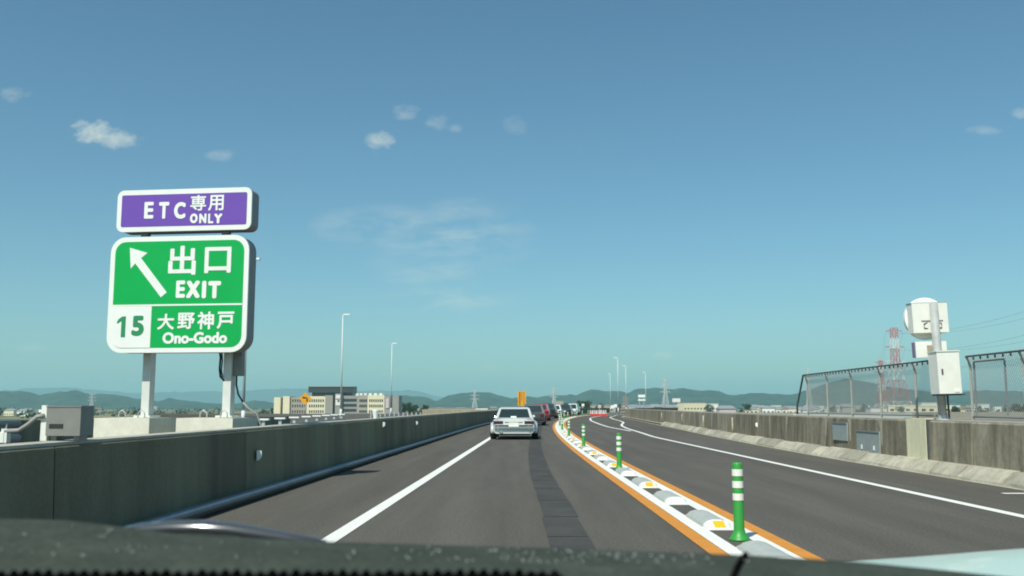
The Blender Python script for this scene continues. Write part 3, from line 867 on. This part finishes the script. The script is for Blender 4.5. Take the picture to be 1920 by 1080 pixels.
# ---------------------------------------------------------------- mesh fence
FT = 2.16
def fence(name, label, posts, slope_end=False, gate=None):
    y0 = posts[0]; f0 = right_wall_x(y0) + .40
    t = thing(name, label, 'fence', (f0, y0, WH))
    def pt(y, z): return Vector((right_wall_x(y) + .40 - f0, y - y0, z - WH))
    for y in posts:
        m = MB().tube([pt(y, .9), pt(y, FT - .25), pt(y, FT - .08) + Vector((-.02, 0, 0)), pt(y, FT + .02) + Vector((-.07, 0, 0))], .026, 6)
        m.build('post', 'fence_post', t)
    top = [pt(y, FT) + Vector((-.07, 0, .0)) for y in posts]
    MB().tube(top, .019, 8).build('top_rail', 'steel_dark', t, smooth=True)
    MB().tube([pt(y, 1.06) for y in posts], .018, 6).build('bottom_rail', 'steel_grey', t, smooth=True)
    for a, b in zip(posts, posts[1:]):
        L = abs(b - a); m = MB()
        zlo, zhi = 1.05, FT - .02
        hgt = zhi - zlo; sp = .075; nw = int((L + hgt) / sp)
        for s in (1, -1):
            for k in range(nw):
                u0 = k * sp - hgt; u1 = u0 + hgt
                z0_, z1_ = 0, hgt
                if u0 < 0: z0_ = -u0; u0 = 0
                if u1 > L: z1_ = hgt - (u1 - L); u1 = L
                if z1_ - z0_ < .03: continue
                sgn = 1 if b > a else -1
                if s > 0: ya, yb = a + sgn * u0, a + sgn * u1
                else: ya, yb = b - sgn * u0, b - sgn * u1
                m.tube([pt(ya, zlo + z0_), pt(yb, zlo + z1_)], .0036, 3)
        stuff(m.build('wire_mesh', 'wire', t, fix=False))
        nb = int(L / .25)
        mb = MB()
        for k in range(1, nb): mb.box(pt(a + (b - a) * k / nb, FT - .045) + Vector((-.06, 0, 0)), (.02, .03, .05))
        stuff(mb.build('mesh_clips', 'steel_dark', t))
    if slope_end:
        yb_ = posts[0] + 1.2
        MB().tube([pt(yb_, 1.02), pt(yb_, 1.25), pt(posts[0] + .15, FT) + Vector((-.06, 0, 0)), top[0]], .028, 8).build('end_stay', 'steel_dark', t, smooth=True)
    if gate:
        a, b = gate
        m = MB().tube([pt(a, 1.1), pt(a, FT - .1)], .02, 6).tube([pt(b, 1.1), pt(b, FT - .1)], .02, 6).tube([pt(a, FT - .1), pt(b, FT - .1)], .02, 6)
        m.build('gate_frame', 'steel_grey', t)
    return t
fence('mesh_fence', 'wire mesh fence with sloping end stay on the right barrier left of the pole', [28.2, 26.2, 24.2, 22.2, 20.2, 18.9], True)
fence('mesh_fence', 'wire mesh fence with gate panel right of the white cabinet', [17.75, 15.9, 14.0, 12.0, 10.0, 8.0, 6.0, 4.0, 2.0, 0.0, -2.0, -4.0], False, (17.6, 16.5))

# ---------------------------------------------------------------- street lamps
def lamp(x, y, H, s, label, z0=0.0):
    t = thing('street_lamp', label, 'street lamp', (x, y, z0))
    MB().tube([(0, 0, 0), (0, 0, 1.0)], .12, 8).build('base', 'lamp_pole', t, smooth=True)
    MB().tube([(0, 0, .9), (0, 0, H - .05)], .085, 8, .05).build('pole', 'lamp_pole', t, smooth=True)
    MB().tube([(0, 0, H - .05), (s * .2, 0, H)], .045, 6).build('arm', 'lamp_pole', t)
    MB().box((s * .38, 0, H + .01), (.62, .30, .13)).build('lamp_head', 'sign_white', t)
def lamp_px(px, py, D, s, label):
    a = P(px, py, D); lamp(a.x, D, a.z, s, label)
lamp_px(466, 486, 57, 1, 'tall street lamp whose pole rises right behind the exit sign')
lamp_px(643, 590, 90, 1, 'tall pale street lamp in front of the office building')
lamp_px(735, 644, 132, 1, 'slim street lamp beside the right end of the office building')
for i, (px, py, D) in enumerate(((1158, 671, 172), (1173, 686, 205), (1210, 698, 240), (1144, 701, 262))):
    lamp_px(px, py, D, -1, 'slender distant street lamp at the bend beyond the right barrier')
    [o for o in bpy.data.objects if o.name.startswith('street_lamp')][-1]['group'] = 'distant lamps at the bend'

# ---------------------------------------------------------------- road signs ahead
def post_sign(name, label, px, py0, py1, w_px, D, face, shape='rect', posts=2, extra=None):
    a, b = P(px, py0, D), P(px, py1, D)
    t = thing(name, label, 'road sign', (a.x, D, 0))
    w = w_px * D / 1800; h = a.z - b.z; zc = (a.z + b.z) / 2
    if shape == 'rect': ol = rrect(w, h, min(w, h) * .06, 3, 0, zc)
    elif shape == 'diamond': ol = [(0, zc + h / 2), (w / 2, zc), (0, zc - h / 2), (-w / 2, zc)]
    else: ol = [(w / 2 * math.cos(2 * math.pi * k / 24), zc + w / 2 * math.sin(2 * math.pi * k / 24)) for k in range(24)]
    MB().prism(ol, -.05, .02).build('board', face, t)
    for k in range(posts):
        x = 0 if posts == 1 else (k - .5) * w * .6
        MB().tube([(x, .08, 0), (x, .08, zc + h * .3)], .05, 8).build('post', 'galvanised', t, smooth=True)
    return t, w, h, zc
t, w, h, zc = post_sign('warning_sign', 'yellow diamond sign with black curved arrow in front of the office building', 573, 736, 759, 23, 100, 'sign_yellow', 'diamond', 1)
MB().tube([(w * .14, -.06, zc - h * .22), (w * .14, -.06, zc + .02), (w * .06, -.06, zc + h * .1), (-w * .12, -.06, zc + h * .1)], .07, 6).build('arrow', 'trim_dark', t)
MB().prism([(-w * .28, zc + h * .1), (-w * .1, zc + h * .2), (-w * .1, zc)], -.07, -.05).build('arrow_head', 'trim_dark', t)
t, w, h, zc = post_sign('warning_sign', 'tall orange board with dark vertical lettering above the queue of cars', 978.5, 733, 761, 15, 122, 'sign_yellow', 'rect', 2)
for k, xx in enumerate((-.32, 0, .32)):
    for j in range(9 if k != 1 else 6):
        hh = h * .07
        MB().box((xx * w * .8, -.056, zc + h * .40 - j * h * .1), (w * (.15 if k == 0 else .09), .006, hh)).build('lettering_mark', 'trim_dark' if k == 0 else 'roof_brown', t)
t, w, h, zc = post_sign('road_sign', 'back of a round sign above a rectangular plate beside the far lamps', 1172, 743, 753, 11, 150, 'box_grey', 'round', 1)
MB().box((0, -.01, zc - h * .95), (w * 1.1, .05, h * .7)).build('plate', 'box_grey', t)
t, w, h, zc = post_sign('road_sign', 'white sign of two stacked panels beyond the right barrier', 1203, 740, 745, 13, 170, 'sign_white', 'rect', 2)
MB().box((0, -.02, zc - h * 1.5), (w * 1.05, .05, h * .6)).build('panel', 'sign_white', t)
post_sign('billboard', 'white billboard standing over the far town near the tall pylon', 1268, 747, 754, 15, 420, 'bld_white', 'rect', 2)
post_sign('road_sign', 'small white square sign on a post over the far guard rail', 1093, 757, 762, 5, 190, 'sign_white', 'rect', 1)
for px, py, lb_ in ((1124, 759, 'red and white small sign beside the red barricades'), (1148, 760, 'pale narrow marker post just right of the red barricades'), (1154, 758, 'pale arrow board between the marker post and the lamps')):
    post_sign('road_sign', lb_, px, py, py + 6, 6, 140, 'sign_white' if px != 1124 else 'bld_pink', 'rect', 1)
t, w, h, zc = post_sign('panel_board', 'pale grey back of a large panel beyond the queue of cars', 1048, 752, 766, 16, 235, 'bld_beige', 'rect', 2)
# red and white barricades in the closed lane
for i in range(9):
    px = 1107 + i * 3.6
    D = 126 - i * .2
    a = P(px, 781, D)
    t = thing('plastic_barricade', 'red and white plastic barricade in the row closing the far lane', 'barricade', (a.x, D, .008), 0, 'barricades closing the lane')
    MB().prism([(-.13, 0), (.13, 0), (.09, .3), (-.09, .3)], -.15, .15).build('lower_body', 'plastic_red', t)
    MB().prism([(-.09, .3), (.09, .3), (.07, .62), (-.07, .62)], -.12, .12).build('upper_body', 'bld_white' if i % 2 else 'bld_pink', t)
    MB().lathe([(.05, .62), (.06, .66), (.05, .76), (.02, .78)], 8).build('lamp', 'band_white', t)

# ---------------------------------------------------------------- office building
OD = 640.0
k_ = OD / 1800
ob = thing('office_building', 'long cream and grey office block with dark rooftop storey and rows of windows', 'building', (P(631, 762, OD).x, OD, GZ))
bx_ = lambda px: (px - 631) * k_ * 1.0
bz_ = lambda py: P(631, py, OD).z - GZ
def slab(nm, p0, p1, pt, m, y0=0.0, y1=18.0, pb=None):
    zb_ = 0 if pb is None else bz_(pb)
    return MB().box(((bx_(p0) + bx_(p1)) / 2, (y0 + y1) / 2, (bz_(pt) + zb_) / 2), (bx_(p1) - bx_(p0), y1 - y0, bz_(pt) - zb_)).build(nm, m, ob)
slab('tower_wall', 515, 527, 745, 'bld_cream', -1)
slab('recess', 527, 531.5, 746, 'bld_dark', 3)
slab('tower_wall', 531.5, 544, 743, 'bld_cream', -1)
slab('wall', 544, 576, 745, 'bld_beige', .4)
slab('wall', 576, 610, 743, 'bld_cream', 0)
slab('wall', 610, 624, 741, 'bld_grey', -.6)
slab('recess', 624, 629, 742, 'bld_dark', 3)
tw = slab('sign_tower', 629, 642, 738, 'bld_grey', -2)
slab('wall', 642, 671, 742, 'bld_grey', 0)
slab('wall', 671, 689, 741, 'bld_beige', 0)
slab('wall', 689, 720, 740.5, 'bld_cream', -.4)
slab('wall', 720, 731, 742, 'bld_grey', -1)
slab('recess', 731, 735, 741, 'bld_dark', 2)
slab('tower_wall', 735, 747, 741.5, 'bld_grey', -1)
slab('rooftop_storey', 577, 661, 725, 'bld_dark', 1.5, 16, 736)
slab('rooftop_base', 583, 659, 736, 'bld_glass', 3, 15, 743)
slab('rooftop_edge', 576, 662, 724.3, 'bld_grey', 1, 16.5, 725.2)
for p in (665, 672, 680, 689, 699, 709):
    slab('roof_vent', p, p + 5, 737.5, 'bld_white', 4, 8, 742)
slab('roof_screen', 661, 722, 736.6, 'bld_grey', 5, 5.3, 738)
wm = MB().box((0, 0, 0), (.75, .3, 1.7)); w0 = None
for p0, p1, nn, yf in ((547, 574, 6, .4), (579, 608, 7, 0), (673, 688, 5, 0), (691, 718, 7, -.4)):
    for i in range(nn):
        for j, py in enumerate((751, 761, 771.5)):
            if w0 is None:
                w0 = wm.build('window', 'bld_glass', ob); o = w0
            else:
                o = place('window', w0.data, ob)
            o.location = (bx_(p0 + (p1 - p0) * (i + .5) / nn), yf - .06, bz_(py))
for py in (750, 759.5, 769):
    MB().box((bx_(656), -.1, bz_(py)), (bx_(668) - bx_(644), .4, 1.6)).build('window_band', 'bld_glass', ob)
MB().box((bx_(635.5), -2.2, bz_(744)), (3.6, .3, 2.4)).build('roof_sign', 'bld_white', ob)
MB().box((bx_(635.5), -2.2, bz_(755)), (3.6, .3, 3.6)).build('logo_panel', 'bld_white', ob)
MB().box((bx_(635.5), -2.36, bz_(752)), (1.3, .1, 1.3)).build('logo_mark', 'bld_dark', ob)
MB().box((bx_(726), -1.3, bz_(756)), (1.9, .4, 6.4)).build('banner', 'bld_pink', ob)
slab('entrance_canopy', 655, 700, 774, 'bld_grey', -9, 0, 777)

# ---------------------------------------------------------------- transmission towers
def tower(px, pytop, D, wpx, label, red, arms, thick=.28):
    H = P(px, pytop, D).z - GZ
    t = thing('transmission_tower', label, 'pylon', (P(px, 762, D).x, D, GZ), R_(8))
    wb = wpx * D / 1800 / 2; wt_ = wb * .20
    def hw(z):
        u = z / H
        return wb + (wt_ * 1.3 - wb) * min(1, u / .62) if u < .62 else wt_ * 1.3 + (wt_ - wt_ * 1.3) * (u - .62) / .38
    nb = 9; lv = [H * k / nb for k in range(nb + 1)]
    for k in range(nb):
        m = MB(); z0_, z1_ = lv[k], lv[k + 1]; a, b = hw(z0_), hw(z1_)
        cs_ = ((1, 1), (-1, 1), (-1, -1), (1, -1))
        for i in range(4):
            p, q = cs_[i], cs_[(i + 1) % 4]
            m.tube([(p[0] * a, p[1] * a, z0_), (p[0] * b, p[1] * b, z1_)], thick, 4)
            m.tube([(p[0] * a, p[1] * a, z0_), (q[0] * b, q[1] * b, z1_)], thick * .5, 3)
            m.tube([(q[0] * a, q[1] * a, z0_), (p[0] * b, p[1] * b, z1_)], thick * .5, 3)
            m.tube([(p[0] * b, p[1] * b, z1_), (q[0] * b, q[1] * b, z1_)], thick * .45, 3)
        m.build('lattice_section', ('tower_red' if (k % 3 != 1) else 'tower_white') if red else 'tower_grey', t, fix=False)
    for u, l in arms:
        z = H * u; m = MB()
        for s in (-1, 1):
            m.tube([(s * hw(z), 0, z + .5), (s * l, 0, z)], thick * .7, 4).tube([(s * hw(z), 0, z - 1.2), (s * l, 0, z)], thick * .5, 4)
            m.tube([(s * l, 0, z), (s * l, 0, z - 1.6)], thick * .4, 4)
        m.build('cross_arm', ('tower_red' if u > .75 else 'tower_white') if red else 'tower_grey', t, fix=False)
    return t, H
arms3 = ((.97, 5.5), (.80, 6.5), (.64, 7))
T1, HT1 = tower(1683, 615, 620, 46, 'tall red and white lattice pylon behind the mesh fence', True, arms3, .21)
T2, HT2 = tower(1655, 676, 980, 24, 'shorter red and white lattice pylon left of the tall one', True, arms3, .27)
greys = []
for px, py, D, wp, lb_ in ((1248, 711, 1250, 15, 'grey lattice pylon next to the white billboard'), (890, 733, 1500, 12, 'grey lattice pylon left of the orange board'), (1039, 727, 1600, 11, 'grey lattice pylon above the queue of cars'), (172, 738, 1700, 11, 'grey lattice pylon above the grey metal box'), (291, 762, 2600, 8, 'tiny grey lattice pylon between the two sign posts'), (1518, 690, 1700, 10, 'faint grey lattice pylon behind the fence end stay')):
    greys.append(tower(px, py, D, wp, lb_, False, arms3, .45))
def wires(ta, ha, tb_off, label):
    a = Vector(ta.location); d = Vector(tb_off) - a
    t = thing('power_lines', label, 'power line', a)
    for u, l in arms3:
        for s in (-1, 1):
            pts = []
            for k in range(17):
                q = k / 16
                p = Vector((s * l, 0, ha * u - 1.6)) + Vector((d.x, d.y, d.z)) * q
                p.z -= 4 * q * (1 - q) * d.length * .022
                pts.append(p)
            MB().tube(pts, .055, 3).build('wire', 'steel_grey', t, fix=False)
wires(T1, HT1, Vector(T2.location) + Vector((0, 0, -2)), 'thin power lines strung between the two red and white pylons')
wires(T1, HT1, P(2150, 560, 330) - Vector((0, 0, HT1 * .8)), 'thin power lines running from the tall pylon to the right')

# ---------------------------------------------------------------- far town
def house(px, D, w, h, d, wallm, roofm, kind, label, group, name='house'):
    x = P(px, 762, D).x
    if group: label = label % (CW[wallm], CW[roofm])
    t = thing(name, label, 'building', (x, D, GZ), R_(rnd.uniform(-25, 25)), group)
    MB().box((0, 0, h / 2), (w, d, h)).build('wall', wallm, t)
    if kind == 'gable':
        MB().loft([[(-w / 2 - .4, -d / 2 - .5, h), (w / 2 + .4, -d / 2 - .5, h), (w / 2 + .4, d / 2 + .5, h), (-w / 2 - .4, d / 2 + .5, h)], [(-w / 2 + w * .12, -.2, h + d * .28), (w / 2 - w * .12, -.2, h + d * .28), (w / 2 - w * .12, .2, h + d * .28), (-w / 2 + w * .12, .2, h + d * .28)]]).build('roof', roofm, t)
    else:
        MB().box((0, 0, h + .3), (w + .4, d + .4, .6)).build('roof', roofm, t)
    nw = max(2, int(w / 3.2))
    for f in range(max(1, int(h / 3.4))):
        for i in range(min(nw, 8)):
            MB().box((-w / 2 + w * (i + .5) / min(nw, 8), -d / 2 - .02, 1.7 + f * 3.2), (w / min(nw, 8) * .5, .12, 1.3)).build('window', 'bld_glass', t)
CW = {'bld_white': 'white', 'bld_cream': 'cream', 'bld_beige': 'beige', 'bld_grey': 'grey', 'bld_pink': 'pinkish', 'roof_grey': 'grey', 'roof_blue': 'blue grey', 'roof_brown': 'brown'}
walls = ['bld_white', 'bld_cream', 'bld_beige', 'bld_white', 'bld_grey', 'bld_pink']
roofs = ['roof_grey', 'roof_blue', 'roof_brown', 'roof_grey']
for i in range(90):
    px = rnd.uniform(1135, 1990)
    D = rnd.uniform(640, 1500)
    house(px, D, rnd.uniform(8, 13), rnd.uniform(7, 10), rnd.uniform(7, 9), rnd.choice(walls), rnd.choice(roofs), 'gable', 'small %s house with pitched %s roof in the far town beyond the right barrier', 'houses in the far town')
for i in range(34):
    px = rnd.uniform(1150, 1960)
    D = rnd.uniform(900, 1700)
    house(px, D, rnd.uniform(12, 26), rnd.uniform(9, 14), rnd.uniform(10, 16), rnd.choice(['bld_white', 'bld_white', 'bld_cream', 'bld_beige']), rnd.choice(['roof_grey', 'bld_white']), 'flat', 'wide low %s building with flat %s roof among the far houses', 'flat buildings in the far town')
for i in range(16):
    px = rnd.choice((rnd.uniform(770, 940), rnd.uniform(-40, 200)))
    D = rnd.uniform(700, 1500)
    house(px, D, rnd.uniform(9, 16), rnd.uniform(5, 8), 8, rnd.choice(walls), rnd.choice(roofs), 'gable', 'small distant %s house with %s roof beyond the left barrier', 'houses beyond the left barrier')
house(1722, 600, 36, 10.2, 14, 'bld_cream', 'bld_cream', 'flat', 'long cream warehouse at the foot of the tall red pylon', None, 'warehouse')
house(1665, 640, 26, 9, 12, 'bld_white', 'roof_grey', 'flat', 'white warehouse between the feet of the red pylons', None, 'warehouse')
house(906, 500, 6, 8.6, 6, 'bld_white', 'bld_white', 'flat', 'small white block above the tan wall', None, 'shed')
house(1085, 700, 60, 11, 14, 'bld_beige', 'roof_grey', 'flat', 'wide dull grey hall beyond the pale panel', None, 'hall')
house(1190, 1000, 26, 11, 14, 'bld_white', 'roof_blue', 'flat', 'wide white hall behind the far lamps', None, 'hall')
house(830, 900, 70, 8.5, 14, 'bld_beige', 'roof_grey', 'flat', 'wide low hall beyond the tan wall', None, 'hall')
# pale parapet of a lower road beyond the fence
for (xa, ya, xb, yb, z, lb_, hh, m) in ((28, 96, 92, 150, .15, 'long pale parapet of the lower road beyond the mesh fence', .55, 'bld_white'), (14, 100, 66, 118, .0, 'grey parapet of the lower road in front of the pale one', .8, 'bld_beige'), (40, 190, 190, 260, -1.2, 'thin grey viaduct edge running through the far town', .9, 'bld_grey')):
    a, b = Vector((xa, ya, 0)), Vector((xb, yb, 0)); d = b - a; L = d.length; nseg = int(L / 8)
    t = thing('parapet', lb_, 'parapet', (xa, ya, GZ), math.atan2(d.y, d.x))
    for i in range(nseg):
        MB().box(((i + .5) * L / nseg, 0, z - GZ + hh / 2 - .2), (L / nseg - .06, .25, hh)).build('parapet_panel', m, t)
    MB().box((L / 2, 3.5, z - GZ - .6), (L, 7.6, .7)).build('deck', 'bld_grey', t)
    for i in range(0, nseg, 4):
        MB().box(((i + .5) * L / nseg, 3.5, (z - GZ - .95) / 2), (1.6, 3, z - GZ - .95)).build('pier', 'bld_grey', t)

# ---------------------------------------------------------------- trees
def leaf_cloud(m, c, rx, ry, rz_, n, s, r):
    for _ in range(n):
        while True:
            p = Vector((r.uniform(-1, 1), r.uniform(-1, 1), r.uniform(-1, 1)))
            if .25 < p.length < 1: break
        q = Vector((c[0] + p.x * rx, c[1] + p.y * ry, c[2] + p.z * rz_))
        a = Vector((r.gauss(0, 1), r.gauss(0, 1), r.gauss(0, 1))).normalized(); b = a.orthogonal().normalized(); e = a.cross(b)
        ss = s * r.uniform(.6, 1.3)
        m.add([q + b * ss, q + e * ss * .7, q - b * ss, q - e * ss * .7], [(0, 1, 2, 3)])
def tree(px, D, h, label, group, seed):
    r = random.Random(seed)
    t = thing('tree', label, 'tree', (P(px, 762, D).x, D, GZ), 0, group)
    m = MB().tube([(0, 0, 0), (.1, 0, h * .35), (0, .1, h * .7)], h * .028, 7, h * .008)
    for k in range(5):
        a = k * 1.3; m.tube([(0, 0, h * (.3 + .07 * k)), (math.cos(a) * h * .2, math.sin(a) * h * .2, h * (.5 + .07 * k))], h * .01, 5, h * .004)
    m.build('trunk', 'bark', t)
    m = MB()
    for k in range(11):
        a = r.uniform(0, 6.28); q = r.uniform(0, .24) * h
        leaf_cloud(m, (math.cos(a) * q, math.sin(a) * q, h * r.uniform(.42, .88)), h * .15, h * .15, h * .12, 90, h * .03, r)
    m.build('crown', 'foliage', t, fix=False)
i = 0
for px, D, h in ((1905, 330, 11.5), (1925, 300, 12), (1885, 420, 11), (1060, 420, 12), (1096, 520, 14), (1122, 600, 13), (780, 560, 11.5), (795, 600, 12), (770, 620, 13), (760, 700, 14), (1690, 560, 10.5), (1330, 800, 13), (1400, 900, 14), (1560, 700, 12), (1620, 820, 13), (1790, 500, 11), (1840, 480, 11.5)):
    i += 1
    tree(px, D, h, 'small dark green tree among the far houses', 'trees in the far town', 100 + i)
m = MB(); r = random.Random(11)
for i in range(520):
    D = r.uniform(800, 2600); px = r.uniform(-500, 2500)
    x = P(px, 762, D).x; h = r.uniform(3, 8)
    leaf_cloud(m, (x, D, GZ + h * .5), h * r.uniform(.8, 3), h, h * .6, 16, h * .35, r)
o = m.build('far_treeline', 'foliage', fix=False)
stuff(o); tag(o, 'scattered dark hedges and woods across the far plain', 'trees')

# ---------------------------------------------------------------- own car: dashboard, wiper, bonnet
oc = thing('car', 'pale mint bonnet and dusty dark dashboard of the car the view is from', 'car', (.1, .2, 0))
L0 = Vector(oc.location)
def own(px, py, D): return P(px, py, D) - L0
edge = [(-260, 962), (0, 968), (120, 971), (200, 980), (330, 997), (520, 1007), (640, 1013), (960, 1022), (1200, 1030), (1395, 1037), (1600, 1049), (1750, 1063), (1920, 1081), (2200, 1112)]
DF, DN = .74, .575
rings = []
for px, py in edge:
    a = own(px, py, DF); zn = own(px, 1092, DN)
    zz = a.z; zk = min(zz - .003, zn.z)
    rings.append([(a.x, a.y + .02, zz - .02), (a.x, a.y + .004, zz - .002), (a.x, a.y - .02, zz), (a.x * .985, DN - L0.y, zk), (a.x * .98, DN - .12 - L0.y, zk - .012), (a.x * .98, DN - .12 - L0.y, zk - .25), (a.x, a.y + .02, zz - .25)])
MB().loft(rings).build('dashboard', 'dash', oc, smooth=True)
# black mat with a toothed edge lying on the near part of the dashboard
m = MB(); n = 54; ol = []
for k in range(n):
    for f_, py in ((0, 1077 + rnd.uniform(-2, 2)), (.55, 1067 + rnd.uniform(-3, 3))):
        ol.append(own(-140 + 1190 * (k + f_) / n, py, DN + .004))
ol += [own(1060, 1085, DN), own(1060, 1190, DN - .03), own(-180, 1190, DN - .03)]
m.loft([[p - Vector((0, .0, .004)) for p in ol], ol]); m.build('mat_edge', 'dash_black', oc)
# dust specks on the dashboard
m = MB(); r = random.Random(4)
for k in range(150):
    u = r.uniform(0, 1)
    px = r.gauss(1000, 170) if u < .35 else r.uniform(0, 1340)
    e = interp(edge, px)
    v = r.uniform(.1, .85)
    py = e + (1066 - e) * v
    zf, zn = P(px, e, DF).z, P(px, 1092, DN).z
    q = (py - e) / max(1, 1092 - e)
    D = DF - .02 + (DN - DF + .02) * q
    zz = zf + (zn - zf) * q
    p = P(px, py, D) - L0; p.z = zz - L0.z + .0016
    s = r.uniform(.0004, .0009)
    m.lathe([(s, 0), (s * .8, s), (s * .2, s * 1.3)], 5, p)
o = m.build('dust_specks', 'dust', oc); stuff(o)
# wiper arm beyond the left part of the dashboard
pts = [(215, 990), (260, 984), (320, 981), (380, 981), (430, 984), (480, 991), (540, 1000), (610, 1012)]
m = MB(); rings = []
for k, (px, py) in enumerate(pts):
    c = own(px, py + 9, .86); rr_ = (.0035, .005, .0062, .0068, .0066, .006, .005, .004)[k]
    rings.append([(c.x, c.y + rr_ * 1.4 * math.cos(2 * math.pi * j / 12), c.z + rr_ * math.sin(2 * math.pi * j / 12)) for j in range(12)])
m.loft(rings).build('wiper_arm', 'wiper_gloss', oc, smooth=True)
m = MB().tube([own(1398, 1040, .72), own(1390, 1050, .70), own(1380, 1068, .66), own(1374, 1086, .63)], .0022, 8)
m.build('wiper_tip', 'dash_black', oc, smooth=True)
# bonnet: domed panel, its right wing crest stands above the dashboard line
def bonnet_z(x, yy): return 1.037 + .030 * math.exp(-((x - .85) / .33) ** 2) - .15 * (yy - 1.32) - .25 * (yy - 1.32) ** 2 - .35 * max(0, abs(x - .1) - .78) ** 2
rings = []; low = []
for yy in (.95, 1.05, 1.15, 1.25, 1.35, 1.45, 1.6, 1.75, 1.9, 2.0):
    rings.append([(-.78 + 1.76 * k / 28 - L0.x, yy - L0.y, bonnet_z(-.78 + 1.76 * k / 28, yy)) for k in range(29)])
    xl_, xr_ = -.78 - L0.x, .98 - L0.x
    zl_, zr_ = bonnet_z(-.78, yy) - .006, bonnet_z(.98, yy) - .006
    low.append([(xl_, yy - L0.y, zl_), (xl_ - .03, yy - L0.y, .7), (xl_ + .02, yy - L0.y, .3), (xr_ - .02, yy - L0.y, .3), (xr_ + .03, yy - L0.y, .7), (xr_, yy - L0.y, zr_)])
MB().loft(rings, closed=False).build('bonnet', 'bonnet_mint', oc, smooth=True)
MB().loft(low, closed=False).build('front_body', 'bonnet_mint', oc)
for x in (-.66, .86):
    MB().loft([[(x + q - L0.x, 1.45 - L0.y + r_ * math.cos(2 * math.pi * k / 20), .31 + r_ * math.sin(2 * math.pi * k / 20)) for k in range(20)] for r_, q in ((.2, -.1), (.30, -.09), (.31, 0), (.30, .09), (.2, .1))]).build('wheel', 'tyre', oc, smooth=True)

# ---------------------------------------------------------------- haze over the plain
hz = MB().box((0, 0, 160), (31400, 31400, 342)).build('haze', 'dust')
hz.data.materials.clear()
hm = bpy.data.materials.new('haze'); hm.use_nodes = True
nt = hm.node_tree; nt.nodes.clear()
pv = nt.nodes.new('ShaderNodeVolumePrincipled')
pv.inputs['Color'].default_value = (.49, .865, .94, 1)
pv.inputs['Density'].default_value = 1.22e-4
pv.inputs['Anisotropy'].default_value = .1
oo = nt.nodes.new('ShaderNodeOutputMaterial')
nt.links.new(pv.outputs[0], oo.inputs['Volume'])
hz.data.materials.append(hm)
stuff(hz); hz['label'] = 'thin blue summer haze over the whole plain'; hz['category'] = 'haze'
